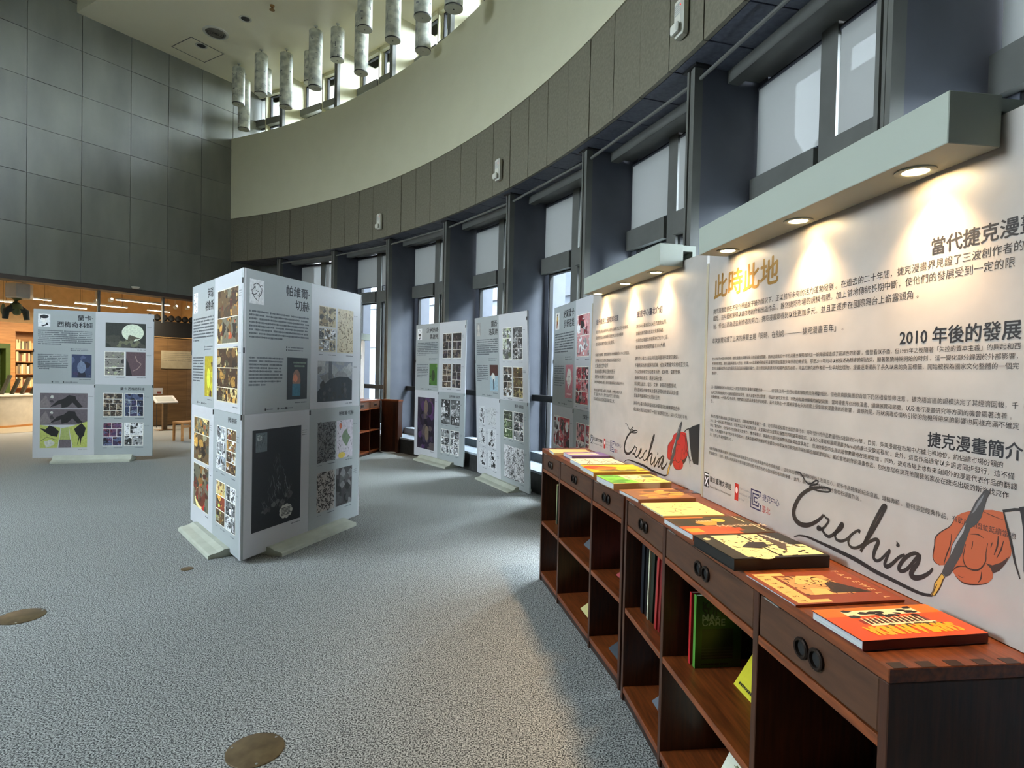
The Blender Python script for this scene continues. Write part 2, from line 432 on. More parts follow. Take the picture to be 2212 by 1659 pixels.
b = MB(); arcbox(b, 69, -28, RW - .22, 16.35, .30, .42, 90); build('sill_step', b, M_SILL, wr)
# plain wall where the bays end (behind the camera)
b = MB(); arcbox(b, TH(8) - .3, -28, RW, 16.3, .42, ZFB + .05, 20); arcbox(b, TH(8) - .3, -28, RW, 16.3, 7.0, ZC + .1, 20); build('plain_wall', b, M_PIER, wr)
b = MB(); arcbox(b, 69, TH(0) + .1, RW, 16.3, .42, ZFB + .05, 6); build('corner_wall', b, M_GREYMET, wr)
# posts and piers
pb = MB()
pb.box(RP - .045, RP + .02, -.055, .055, .27, ZFB + .03); pb.box(RP - .06, RP - .045, -.055, -.020, .27, ZFB + .03); pb.box(RP - .06, RP - .045, .026, .055, .27, ZFB + .03)
pb.box(RP - .053, RP - .045, -.008, .012, .27, ZFB + .03)
post = pb.mesh('post', M_GREYMET)
pb = MB(); pb.box(RP - .045, RP + .02, -.055, .055, 7.0, ZC); pb.box(RP - .055, RP - .045, -.055, -.02, 7.0, ZC); pb.box(RP - .055, RP - .045, .02, .055, 7.0, ZC)
upost = pb.mesh('upper_post', M_GREYMET)
pb = MB(); pb.box(RP + .02, 16.32, -.055, .055, .29, ZFB + .02); pier = pb.mesh('pier', M_PIER)
pb = MB(); pb.box(RP + .02, 16.32, -.055, .055, 7.0, ZC); upier = pb.mesh('upper_pier', M_CREAM)
pb = MB(); pb.box(RP - .08, RP + .12, -.10, .10, ZFB - .012, ZFB + .006); pcap = pb.mesh('post_cap', M_DARKMET)
for k in range(-1, 9):
    for nm, me in (('post', post), ('upper_post', upost), ('pier', pier), ('upper_pier', upier), ('post_cap', pcap)):
        if k >= 0 or nm in ('upper_pier', 'upper_post'): link(nm, me, wr, ROT(TH(k)))
# curtain rods between the posts
for k in range(0, 8):
    p = Vector((RP * math.cos(0), 0, ZFB - .10)); a = R_(-DTH); q = Vector((RP * math.cos(a), RP * math.sin(a), ZFB - .10))
    b = MB(); b.tube([p, q], .016, 8); build('curtain_rod', b, M_GREYMET, wr, ROT(TH(k)), smooth=True)

# window bays: one set of meshes, placed bay by bay
pl = Vector((RW * math.cos(R_(-.25)), RW * math.sin(R_(-.25)), 0)); pr_ = Vector((RW * math.cos(R_(-DTH + .25)), RW * math.sin(R_(-DTH + .25)), 0))
LB = (pr_ - pl).length; bx = (pr_ - pl).normalized(); by = Vector((-bx.y, bx.x, 0))
BAY0 = Matrix.Translation(pl) @ Matrix((bx, by, Vector((0, 0, 1)))).transposed().to_4x4()
MU0, MU1 = .755, .915
def jambs(z0, z1):
    b = MB(); w = .11 if z0 < 5 else .05; b.box(0, w, -.02, .05, z0, z1); b.box(LB - w, LB, -.02, .05, z0, z1); return b
wm = {}
wm['frame'] = [(jambs(.42, ZFB), M_PIER)]
b = MB(); b.box(MU0, MU1, -.05, .06, .42, ZFB); wm['mullion'] = [(b, M_GREYMET)]
b1 = MB(); b1.box(0, MU0, -.09, .05, 3.07, 3.30); b2 = MB(); b2.box(MU1, LB, -.09, .05, 3.07, 3.30); wm['transom'] = [(b1, M_GREYMET), (b2, M_GREYMET)]
b = MB(); b.box(0, LB, -.20, -.13, 1.18, 1.27); wm['hand_rail'] = [(b, M_DARKMET)]
b = MB(); b.box(0, LB, -.33, -.22, 4.085, ZFB + .01); b.box(0, LB, -.22, .06, 4.135, ZFB + .01); wm['pelmet'] = [(b, M_GREYMET)]
def bead(x0, x1, z0, z1, t=.022):
    b = MB(); b.box(x0, x0 + t, -.01, .05, z0, z1); b.box(x1 - t, x1, -.01, .05, z0, z1); b.box(x0 + t, x1 - t, -.01, .05, z0, z0 + t); b.box(x0 + t, x1 - t, -.01, .05, z1 - t, z1); return b
pan = [(.11, MU0, .42, 3.07), (MU1, LB - .11, .42, 3.07), (.11, MU0, 3.30, 4.12), (MU1, LB - .11, 3.30, 4.12)]
wm['glazing_bead'] = [(bead(*p), M_BLACK) for p in pan]
wm['pane'] = []
for x0, x1, z0, z1 in pan:
    b = MB(); b.add([(x0 + .02, .02, z0 + .02), (x1 - .02, .02, z0 + .02), (x1 - .02, .02, z1 - .02), (x0 + .02, .02, z1 - .02)], [(0, 1, 2, 3)]); wm['pane'].append((b, M_GLASS))
wm = {k: [b.mesh(k, m) for b, m in v] for k, v in wm.items()}
um = {}
um['frame'] = [(jambs(7.02, ZC), M_CREAM)]
b = MB(); b.box(MU0, MU0 + .035, -.10, .06, 7.02, ZC); b.box(MU0 + .035, MU0 + .08, -.02, .06, 7.02, ZC); um['mullion'] = [(b, M_CREAM)]
b1 = MB(); b1.box(0, MU0, -.14, .05, 7.74, 7.90); b2 = MB(); b2.box(MU0 + .08, LB, -.14, .05, 7.74, 7.90); um['transom'] = [(b1, M_GREYMET), (b2, M_GREYMET)]
pan2 = [(.05, MU0, 7.02, 7.74), (MU0 + .08, LB - .05, 7.02, 7.74), (.05, MU0, 7.90, 8.50), (MU0 + .08, LB - .05, 7.90, 8.50)]
b = MB(); b.box(0, LB, -.10, .06, 8.50, ZC); um['head'] = [(b, M_CREAM)]
um['glazing_bead'] = [(bead(*p), M_BLACK) for p in pan2]
um['pane'] = []
for x0, x1, z0, z1 in pan2:
    b = MB(); b.add([(x0 + .02, .02, z0 + .02), (x1 - .02, .02, z0 + .02), (x1 - .02, .02, z1 - .02), (x0 + .02, .02, z1 - .02)], [(0, 1, 2, 3)]); um['pane'].append((b, M_GLASS))
um = {k: [b.mesh(k, m) for b, m in v] for k, v in um.items()}
def blind_meshes(x0, x1, zb):
    y = -.04
    f = MB(); f.add([(x0, y, zb + .02), (x1, y, zb + .02), (x1, y, 4.06), (x0, y, 4.06)], [(0, 1, 2, 3)])
    r = MB(); r.tube([(x0 - .01, y + .03, 4.07), (x1 + .01, y + .03, 4.07)], .032, 12)
    t = MB(); t.tube([(x0, y, zb + .012), (x1, y, zb + .012)], .011, 8)
    return f.mesh('fabric', M_BLIND), r.mesh('roller', M_PIER, True), t.mesh('bottom_bar', M_PIER, True)
BLM = {}
ords = ['first', 'second', 'third', 'fourth', 'fifth', 'sixth', 'seventh', 'eighth', 'ninth']
for k in range(-1, 8):
    M = Matrix.Translation(CC) @ ROT(TH(k)) @ BAY0
    for lvl, src in (((0, wm), (1, um)) if k >= 0 else ((1, um),)):
        e = empty('window_%d' % (k + 1 + 9 * lvl), kind='structure',
                  label=('tall ground level window bay, %s from the stone wall' if lvl == 0 else 'clerestory window bay above the drum, %s from the stone wall') % ords[k + lvl])
        e.matrix_world = M
        for nm, mes in src.items():
            for me in mes: link(nm, me, e)
    d = M.to_3x3() @ Vector((0, -1, 0)); c = M @ Vector((LB / 2, .12, 7.8)); portal(c, d, LB, 1.5)
    if k < 0: continue
    zb = 3.40 if k == 1 else 3.30
    for side, (x0, x1) in (('left', (.02, MU0 - .01)), ('right', (MU1 + .02, LB - .02))):
        kk = (side, zb)
        if kk not in BLM: BLM[kk] = blind_meshes(x0, x1, zb)
        e = empty('roller_blind', group='roller blinds in the upper lights', cat='blind',
                  label='grey roller blind, %s light of the %s bay from the stone wall' % (side, ords[k]))
        e.matrix_world = M
        for nm, me in zip(('fabric', 'roller', 'bottom_bar'), BLM[kk]): link(nm, me, e)
    c = M @ Vector((LB / 2, .12, 1.75)); portal(c, d, LB, 2.65)
    c = M @ Vector((LB / 2, .12, 3.7)); portal(c, d, LB, .8)

# ceiling slab over the far half of the hall
E0 = Vector((-8.78, 11.67)); ED = Vector((.86, -.511)).normalized()
tt = 0.0
while (E0 + ED * tt - CC.xy).length < 16.32: tt += .02
E1 = E0 + ED * tt; th1 = math.degrees(math.atan2(E1.y - CC.y, E1.x - CC.x))
pts = [tuple(E0 - ED * .25), tuple(E1)]
pts += [tuple(pol(th1 + (68.2 - th1) * i / 40, 16.32).xy) for i in range(1, 41)]
b = MB(); b.prism(pts, ZC, ZC + .55); build('ceiling', b, M_CEIL, kind='structure', label='pale flat ceiling slab over the clerestory windows')
# roof over the void with a glazed skylight
b = MB(); X0, X1, Y0, Y1 = -8.0, -6.2, .5, 3.0
b.box(-16, X0, -7.5, 22, ZROOF, ZROOF + .3); b.box(X1, 5, -7.5, 22, ZROOF, ZROOF + .3); b.box(X0, X1, -7.5, Y0, ZROOF, ZROOF + .3); b.box(X0, X1, Y1, 22, ZROOF, ZROOF + .3)
build('ceiling_roof', b, M_CEIL, kind='structure', label='high roof around the skylight')
sk = empty('window_18', (0, 0, ZROOF), kind='structure', label='glazed skylight over the hall')
b = MB(); b.add([(X0, Y0, .1), (X1, Y0, .1), (X1, Y1, .1), (X0, Y1, .1)], [(0, 1, 2, 3)]); build('pane', b, M_GLASS, sk)
for i in range(1, 5):
    b = MB(); x = X0 + (X1 - X0) * i / 5; b.box(x - .04, x + .04, Y0, Y1, .02, .12); build('glazing_bar', b, M_GREYMET, sk)
portal(((X0 + X1) / 2, (Y0 + Y1) / 2, ZROOF + .35), (0, 0, -1), X1 - X0, Y1 - Y0)
# back and side walls (behind and beside the camera)
b = MB(); b.box(-12, 3, -7.3, -7.0, 0, ZROOF); build('wall_back', b, M_STONE, kind='structure', label='grey stone back wall of the hall')
ws = empty('wall_side', kind='structure', label='grey stone side wall with a large daylight window')
b = MB(); b.box(-11.4, -11.1, -7.3, .4, 0, ZROOF); b.box(-11.4, -11.1, 3.2, 8.6, 0, ZROOF); b.box(-11.4, -11.1, .4, 3.2, 0, 3.2); b.box(-11.4, -11.1, .4, 3.2, 6.3, ZROOF); build('masonry', b, M_STONE, ws)
b = MB(); b.box(-11.3, -11.2, .4, 3.2, 3.2, 3.26); b.box(-11.3, -11.2, .4, 3.2, 6.24, 6.3); build('window_frame', b, M_GREYMET, ws)
b = MB(); b.add([(-11.25, .4, 3.26), (-11.25, 3.2, 3.26), (-11.25, 3.2, 6.24), (-11.25, .4, 6.24)], [(0, 1, 2, 3)]); build('pane', b, M_GLASS, ws)
portal((-11.45, 2.0, 4.75), (1, 0, 0), 3.3, 3.2)

# ------------------------------------------------------------------ outside
b = MB(); b.add([(-60, -60, -.35), (70, -60, -.35), (70, 70, -.35), (-60, 70, -.35)], [(0, 1, 2, 3)]); build('ground_outside', b, M_GROUND, kind='structure', label='paved ground outside the windows')
for th_, r_, lb in ((54, 23.5, 'pale blue grey tiled building outside the far windows'), (14, 23.5, 'blue grey tiled building added to block sky behind the text panels')):  # second building is added; both stand tall to cut skylight into the lower windows
    nb = empty('neighbouring_building', pol(th_, r_), (0, 0, R_(th_ + 90)), cat='building', label=lb)
    b = MB(); b.box(-7.5, 8.5, -6, 0, -.34, 8.8); build('facade', b, M_FACADE, nb)
    for z in (.9, 2.5, 4.1, 5.6, 7.2):
        b = MB(); b.box(-7.5, 8.5, .001, .14, z, z + .30); build('ledge', b, M_FACADEB, nb)
    for z in (1.4, 3.0):
        for i in range(6):
            b = MB(); b.box(-7 + i * 2.6, -5.4 + i * 2.6, .001, .05, z, z + .9); build('window', b, M_FACADEB, nb)
def plant(loc, seed, label, hh=2.6):
    r = random.Random(seed); e = empty('potted_shrub', loc, cat='shrub', label=label)
    b = MB(); b.tube([(0, 0, -.35), (.03, .02, hh * .5), (0, .05, hh)], [.05, .04, .025], 8); build('trunk', b, M_TRUNK, e, smooth=True)
    for i in range(11):
        az = i * 2.4 + r.uniform(-.3, .3); h0 = hh * r.uniform(.72, 1.0); L = r.uniform(.5, .8); el = r.uniform(.1, .8); pts = []
        for k in range(6):
            t = k / 5; pts.append(Vector((math.cos(az) * L * t, math.sin(az) * L * t, h0 + math.sin(el) * L * t - .35 * t * t)))
        b = MB(); b.tube(pts, .008, 5)
        for k in range(1, 6):
            for sgn in (-1, 1):
                p = pts[k]; d = (pts[k] - pts[k - 1]).normalized(); sdv = d.cross(Vector((0, 0, 1))).normalized() * sgn
                tip = p + sdv * .24 + d * .16 + Vector((0, 0, -.06)); mid = p + (tip - p) * .5; w = d * .045
                b.add([p, mid + w, tip, mid - w, mid + Vector((0, 0, .015))], [(0, 4, 1), (1, 4, 2), (2, 4, 3), (3, 4, 0)])
        build('frond', b, M_FLORA, e)
    return e
plant(pol(26.6, 17.3), 3, 'leafy green shrub outside the window behind the board with red art', 2.75)
plant(pol(35.0, 18.4), 5, 'leafy green shrub outside, farther along the window wall', 2.3)

# ================================================================== DISPLAY BOARDS
WB, HB = 1.665, 2.357
INK = (.10, .10, .12); GTXT = (.36, .38, .40)
def P_(*c): return [tuple(x) for x in c]
SEPIA = P_((.72, .66, .52), (.55, .47, .34), (.32, .27, .2), (.85, .8, .68), (.42, .38, .32))
GOLD = P_((.74, .55, .24), (.52, .36, .16), (.26, .17, .09), (.88, .78, .52), (.40, .30, .18), (.56, .24, .12), (.46, .44, .36))
DARK = P_((.20, .18, .20), (.32, .29, .28), (.13, .12, .13), (.48, .43, .38), (.25, .2, .27))
MONO = P_((.92, .92, .92), (.15, .15, .15), (.60, .60, .60), (.85, .85, .85), (.35, .35, .35))
BLUEC = P_((.20, .24, .36), (.32, .36, .48), (.12, .13, .2), (.5, .54, .6), (.25, .22, .35))
BROWNC = P_((.30, .24, .20), (.45, .38, .32), (.18, .15, .13), (.6, .54, .46), (.24, .2, .19))
MAUVE = P_((.30, .22, .32), (.42, .30, .40), (.20, .16, .26), (.36, .40, .52), (.45, .2, .28))
GREENC = P_((.42, .5, .34), (.3, .38, .24), (.62, .66, .5), (.8, .82, .74), (.2, .22, .18))
REDC = P_((.75, .25, .30), (.9, .86, .84), (.16, .14, .15), (.85, .62, .62), (.55, .12, .18))
def C(rows, pal, bg=(.95, .94, .90), busy=5, gut=.008):
    return lambda a, r, u0, v0, u1, v1: comic(a, r, u0, v0, u1, v1, rows, pal, bg, gut, busy)
def S(n=60, bg=(.93, .92, .9), ink=(.13, .13, .13), w=.005):
    return lambda a, r, u0, v0, u1, v1: sketch(a, r, u0, v0, u1, v1, n, bg, ink, w)
def moon(a, r, u0, v0, u1, v1):
    w, h = u1 - u0, v1 - v0; a.rect(u0, v0, u1, v1, (.21, .215, .20))
    for i in range(8): a.blob(r, u0 + w * r.uniform(.05, .95), v0 + h * r.uniform(.02, .25), h * r.uniform(.1, .2), (.30, .30, .27), (u0, v0, u1, v1))
    a.ell(u0 + w * .67, v0 + h * .62, w * .275, h * .345, (.90, .93, .84), 28)
    for i in range(7): a.blob(r, u0 + w * (.08 + .035 * i), v0 + h * .36, h * .14, (.27, .27, .24), (u0, v0, u1, v1))
    a.poly([(u0 + w * .54, v0 + h * .30), (u0 + w * .56, v0 + h * .47), (u0 + w * .60, v0 + h * .53), (u0 + w * .66, v0 + h * .50), (u0 + w * .88, v0 + h * .38), (u0 + w * .74, v0 + h * .37), (u0 + w * .66, v0 + h * .22)], (.36, .34, .28))
    for i in range(9): a.blob(r, u0 + w * r.uniform(.3, .95), v0 + h * r.uniform(.05, .25), h * .09, (.45, .45, .36), (u0, v0, u1, v1))
def whale(a, r, u0, v0, u1, v1):
    w, h = u1 - u0, v1 - v0; a.rect(u0, v0, u1, v1, (.52, .54, .57))
    for i in range(12): a.blob(r, u0 + w * r.uniform(0, 1), v0 + h * r.uniform(.55, 1), h * r.uniform(.08, .2), (r.uniform(.42, .68),) * 3, (u0, v0, u1, v1), 9, 1.6)
    a.rect(u0 + w * .30, v0 + h * .55, u0 + w * .40, v1, (.33, .34, .36))
    a.poly([(u0, v0), (u0, v0 + h * .25), (u0 + w * .12, v0 + h * .38), (u0 + w * .35, v0 + h * .56), (u0 + w * .62, v0 + h * .62), (u0 + w * .88, v0 + h * .60), (u1, v0 + h * .52), (u1, v0)], (.16, .18, .20))
    for i in range(20): a.blob(r, u0 + w * r.uniform(.05, .95), v0 + h * r.uniform(.05, .45), h * r.uniform(.03, .1), (r.uniform(.13, .27),) * 3, (u0, v0, u1, v1))
def fire(a, r, u0, v0, u1, v1):
    w, h = u1 - u0, v1 - v0; a.rect(u0, v0, u1, v1, (.085, .10, .12))
    for i in range(70):
        t = r.random(); v = v0 + h * (.15 + .55 * t); sp = w * (.34 * (1 - t) ** 1.3 + .05); u = u0 + w * .5 + r.uniform(-sp, sp)
        k = r.uniform(.15, .5) * (1.1 - abs(t - .35)); a.line([(u, v), (u + r.uniform(-.02, .02), v + .03), (u + r.uniform(-.03, .03), v + .07)], (.002, .007, .001), (k, k * 1.03, k * 1.05))
    for i in range(16): a.blob(r, u0 + w * r.uniform(.2, .8), v0 + h * r.uniform(.16, .3), w * r.uniform(.02, .06), (r.uniform(.2, .45),) * 3, (u0, v0, u1, v1))
    a.rect(u0 + w * .06, v0 + h * .78, u0 + w * .28, v0 + h * .97, (.38, .42, .44)); a.ell(u0 + w * .13, v0 + h * .92, w * .05, h * .03, (.65, .68, .68))
    for i in range(8): a.line([(u0 + w * r.uniform(.08, .26), v0 + h * r.uniform(.79, .95)), (u0 + w * r.uniform(.08, .26), v0 + h * r.uniform(.79, .95))], .004, (.2, .22, .25))
    cu, cv = u0 + w * .68, v0 + h * .12
    for i in range(9): a.ell(cu + w * .10 * math.cos(i * .698), cv + h * .05 * math.sin(i * .698), w * .045, h * .027, (.78, .78, .74))
    a.ell(cu, cv, w * .11, h * .055, (.78, .78, .74))
    for i in range(6): a.greek(r, cu - w * .09, cu + w * .09, cv + h * (.036 - .0145 * i), .010, (.2, .2, .22))
def figures(a, r, u0, v0, u1, v1):
    w, h = u1 - u0, v1 - v0
    a.rect(u0, v0 + h * .72, u1, v1, (.42, .38, .40)); a.rect(u0, v0 + h * .42, u1, v0 + h * .705, (.40, .36, .38))
    for q in (.0, .29):
        vb = v0 + h * (.73 - q); a.poly([(u0, vb), (u0 + w * .25, vb), (u0 + w * .12, vb + h * .24), (u0, vb + h * .1)], (.50, .46, .46))
        a.poly([(u0 + w * .2, vb + .005), (u0 + w * .36, vb + h * .13), (u0 + w * .50, vb + h * .17), (u0 + w * .60, vb + h * .235), (u0 + w * .74, vb + h * .22), (u0 + w * .76, vb + h * .16), (u0 + w * .90, vb + h * .02), (u0 + w * .80, vb + h * .0), (u0 + w * .68, vb + h * .10), (u0 + w * .58, vb + h * .02), (u0 + w * .45, vb), (u0 + w * .44, vb + h * .08)], (.13, .12, .12))
        a.blob(r, u0 + w * .25, vb + h * .2, w * .04, (.8, .8, .76)); a.blob(r, u0 + w * .25, vb + h * .12, w * .05, (.25, .23, .24))
    g = (.72, .75, .40)
    a.poly([(u0, v0), (u0 + w * .37, v0), (u0 + w * .43, v0 + h * .37), (u0, v0 + h * .42)], g)
    a.poly([(u0 + w * .39, v0), (u0 + w * .66, v0), (u0 + w * .60, v0 + h * .38), (u0 + w * .45, v0 + h * .36)], (.66, .70, .42))
    a.poly([(u0 + w * .69, v0), (u1, v0), (u1, v0 + h * .48), (u0 + w * .61, v0 + h * .38)], g)
    a.poly([(u0, v0 + h * .36), (u0 + w * .12, v0 + h * .34), (u0 + w * .2, v0 + h * .41), (u0 + w * .30, v0 + h * .38), (u0 + w * .40, v0 + h * .30), (u0 + w * .36, v0 + h * .20), (u0 + w * .24, v0 + h * .22), (u0 + w * .12, v0 + h * .28)], (.11, .10, .10))
    a.blob(r, u0 + w * .2, v0 + h * .09, w * .12, (.80, .80, .76), (u0, v0, u0 + w * .36, v0 + h * .4)); a.line([(u0, v0 + h * .12), (u0 + w * .15, v0 + h * .2), (u0 + w * .36, v0 + h * .14)], .006, (.25, .24, .22))
    a.poly([(u0 + w * .39, v0), (u0 + w * .66, v0), (u0 + w * .65, v0 + h * .15), (u0 + w * .41, v0 + h * .15)], (.42, .38, .40))
    a.poly([(u0 + w * .78, v0 + h * .02), (u0 + w * .82, v0 + h * .2), (u0 + w * .76, v0 + h * .26), (u0 + w * .72, v0 + h * .34), (u0 + w * .80, v0 + h * .40), (u0 + w * .88, v0 + h * .45), (u0 + w * .97, v0 + h * .36), (u0 + w * .93, v0 + h * .22), (u0 + w * .88, v0 + h * .18), (u0 + w * .86, v0 + h * .04), (u0 + w * .84, v0 + h * .18)], (.11, .10, .10))
def cover(pal, accent):
    def f(a, r, u0, v0, u1, v1):
        w, h = u1 - u0, v1 - v0; a.rect(u0, v0, u1, v1, pal[0])
        for i in range(14): a.blob(r, u0 + w * r.uniform(0, 1), v0 + h * r.uniform(0, .9), w * r.uniform(.05, .25), r.choice(pal), (u0, v0, u1, v1))
        a.ell(u0 + w * .5, v0 + h * .45, w * .22, h * .25, accent)
    return f
def face(a, r, u0, v0, u1, v1):
    w, h = u1 - u0, v1 - v0; a.rect(u0, v0, u1, v1, (.80, .50, .54)); a.ell(u0 + w * .5, v0 + h * .62, w * .3, h * .27, (.95, .93, .90), 24); a.poly([(u0 + w * .28, v0 + h * .55), (u0 + w * .72, v0 + h * .55), (u0 + w * .5, v0 + h * .25)], (.95, .93, .9))
    a.ell(u0 + w * .4, v0 + h * .64, w * .03, h * .02, INK); a.ell(u0 + w * .6, v0 + h * .64, w * .03, h * .02, INK); a.line([(u0 + w * .5, v0 + h * .63), (u0 + w * .53, v0 + h * .5), (u0 + w * .47, v0 + h * .5)], .004, INK); a.ell(u0 + w * .5, v0 + h * .40, w * .08, h * .012, INK)
    a.ell(u0 + w * .2, v0 + h * .58, w * .05, h * .06, (.95, .93, .9)); a.ell(u0 + w * .8, v0 + h * .58, w * .05, h * .06, (.95, .93, .9)); a.greek(r, u0 + w * .22, u0 + w * .8, v0 + h * .12, .02, (.95, .85, .85))
def sport(a, r, u0, v0, u1, v1):     # cap and collar portrait
    w, h = u1 - u0, v1 - v0; a.rect(u0, v0, u1, v1, (.90, .90, .90)); a.ell(u0 + w * .5, v0 + h * .55, w * .24, h * .26, (.93, .92, .90)); a.ell(u0 + w * .5, v0 + h * .80, w * .36, h * .15, INK); a.poly([(u0 + w * .2, v0 + h * .78), (u0 + w * .18, v0 + h * .55), (u0 + w * .27, v0 + h * .72)], INK)
    a.poly([(u0 + w * .25, v0 + h * .05), (u0 + w * .62, v0 + h * .20), (u0 + w * .72, v0 + h * .36), (u0 + w * .85, v0 + h * .16), (u0 + w * .4, v0 + h * .02)], INK)
def scrib(a, r, u0, v0, u1, v1):
    w, h = u1 - u0, v1 - v0; a.rect(u0, v0, u1, v1, (.88, .88, .88)); pts = [(.55, .15), (.35, .25), (.2, .4), (.15, .55), (.3, .65), (.28, .78), (.45, .85), (.65, .82), (.75, .7), (.85, .62), (.8, .45), (.65, .3), (.62, .12)]
    a.line([(u0 + w * x, v0 + h * y) for x, y in pts], .006, INK); a.line([(u0 + w * x, v0 + h * y) for x, y in [(.15, .4), (.35, .38), (.5, .45)]], .006, INK); a.ell(u0 + w * .36, v0 + h * .68, w * .06, h * .05, INK); a.ell(u0 + w * .36, v0 + h * .68, w * .04, h * .035, (.88, .88, .88))
    for i in range(14): x = r.uniform(.45, .9); y = r.uniform(.35, .9); a.line([(u0 + w * x, v0 + h * y), (u0 + w * (x + r.uniform(-.1, .1)), v0 + h * (y + r.uniform(-.08, .1)))], .004, INK)
def stand(a, r, u0, v0, u1, v1):
    w, h = u1 - u0, v1 - v0; a.rect(u0, v0, u1, v1, (.90, .89, .87)); a.ell(u0 + w * .5, v0 + h * .87, w * .14, h * .07, (.35, .22, .15)); a.poly([(u0 + w * .32, v0 + h * .5), (u0 + w * .36, v0 + h * .8), (u0 + w * .64, v0 + h * .8), (u0 + w * .68, v0 + h * .5)], (.80, .66, .34)); a.poly([(u0 + w * .30, v0 + h * .08), (u0 + w * .34, v0 + h * .5), (u0 + w * .66, v0 + h * .5), (u0 + w * .78, v0 + h * .06), (u0 + w * .6, v0 + h * .06), (u0 + w * .5, v0 + h * .36), (u0 + w * .44, v0 + h * .06)], (.62, .38, .22))

def inkfig(a, r, u0, v0, u1, v1):
    w, h = u1 - u0, v1 - v0; a.rect(u0, v0, u1, v1, (.845, .845, .85)); k = (.10, .10, .11)
    for i in range(16):
        t = r.random(); a.blob(r, u0 + w * (.5 + r.gauss(0, .16) * (1.3 - t)), v0 + h * (.08 + .84 * t), w * r.uniform(.03, .12), k, (u0 + .01, v0 + .01, u1 - .01, v1 - .01), 8, r.uniform(.5, 1.6))
    for i in range(10): a.blob(r, u0 + w * (.5 + r.gauss(0, .15)), v0 + h * r.uniform(.15, .85), w * r.uniform(.015, .05), (.8, .8, .8), None, 7)
    sketch(a, r, u0 + w * .1, v0 + h * .03, u1 - w * .1, v1 - h * .03, 26, None, k, .007)

def display_board(loc, yaw, z0, title, small, portrait, bookc, prints, seed, label, lean=0.0, side=0.0, btitle=True):
    r = random.Random(seed)
    e = empty('display_board', (loc[0], loc[1], 0), (-lean, -side, yaw), cat='display board', group='comic exhibition boards', label=label)
    q = {}
    for i, (x0, x1, za, zb, m) in enumerate(((.004, WB / 2, HB / 2, HB, M_GREYB), (WB / 2, WB - .004, HB / 2, HB, M_WHITEB), (.004, WB / 2, 0, HB / 2, M_WHITEB), (WB / 2, WB - .004, 0, HB / 2, M_GREYB))):
        b = MB(); b.bbox(x0 + .0007, x1 - .0007, 0, .022, z0 + za + .0007, z0 + zb - .0007, .0012); q[i] = build('panel', b, m, e)
    b = MB(); b.box(.05, WB - .05, .0225, .034, z0 + .05, z0 + HB - .05); build('back_frame', b, M_GREYMET, e)
    b = MB(); b.extx([(-.165, 0), (-.165, .028), (-.15, .036), (-.085, .046), (-.04, z0 + .035), (.075, z0 + .035), (.12, .046), (.185, .036), (.20, .028), (.20, 0)], .29, WB - .29); build('foot', b, M_BASE, e)
    for x, z in ((WB / 2, HB * .5 - .03), (WB - .012, HB - .10), (WB - .012, HB * .5 - .02), (.008, HB * .72)):
        b = MB(); b.box(x - .007, x + .007, -.006, -.0005, z0 + z - .022, z0 + z + .022); build('clip', b, M_DARKMET, e)
    O = (0, 0, z0); U = (1, 0, 0); V = (0, 0, 1); N = (0, -1, 0)
    a = Art()
    y = HB
    for k, t in enumerate(title):
        a.text(t, .80, y - (.115 + .115 * k), INK, h=.098, align='r', bold=.018)
    for k in range(8): a.greek(r, .065, .785, y - (.335 + .030 * k), .017, GTXT, 1.0 if k < 7 else r.uniform(.3, .9))
    for k in range(2): a.rect(.50, y - (.612 + .024 * k) - .008, .512, y - (.612 + .024 * k) + .008, INK); a.greek(r, .522, .785, y - (.612 + .024 * k), .011, GTXT, r.uniform(.6, 1))
    for k in range(9): a.greek(r, .065, .455, y - (.715 + .028 * k), .016, GTXT, 1.0 if k < 8 else r.uniform(.3, .9))
    a.greek(r, .62, .78, y - 1.105, .010, GTXT); 
    for x in (.25, .40, .50): a.rect(x, y - 1.158, x + .016, y - 1.138, INK); a.greek(r, x + .022, x + .10, y - 1.148, .011, GTXT, .9)
    build('lettering', a.mb(O, U, V, N), M_INK, q[0])
    a = Art(); portrait(a, r, .065, y - .275, .225, y - .075); build('portrait_print', a.mb(O, U, V, N), M_PRINT, q[0])
    a = Art(); bookc(a, r, .515, y - 1.075, .785, y - .70); build('book_cover_print', a.mb(O, U, V, N), M_PRINT, q[0])
    if btitle:
        a = Art(); a.text(small, WB - .13, HB / 2 - .065, INK, h=.048, align='r', bold=.015); build('lettering', a.mb(O, U, V, N), M_INK, q[3])
    for (pi, u0, yt, u1, yb, fn) in prints:
        a = Art(); fn(a, r, u0, y - yb, u1, y - yt)
        a.greek(r, u1 - .12, u1, y - yb - .028, .009, GTXT)
        for k in range(r.randrange(1, 4)): a.greek(r, u1 + .012 if u1 > 1.4 or pi == 2 else u0, (u1 + .075) if (u1 > 1.4 or pi == 2) else u0 + .06, y - (yt + .05 + .02 * k if (u1 > 1.4 or pi == 2) else yb + .028), .008, (.5, .51, .52))
        build('comic_print', a.mb(O, U, V, N), M_PRINT, q[pi])
    return e

four = lambda f1, f2, f3, f4, y=(1.315, 1.70, 1.80, 2.185), x=(.95, 1.225, 1.25, 1.525): [(3, x[0], y[0], x[1], y[1], f1), (3, x[2], y[0], x[3], y[1], f2), (3, x[0], y[2], x[1], y[3], f3), (3, x[2], y[2], x[3], y[3], f4)]
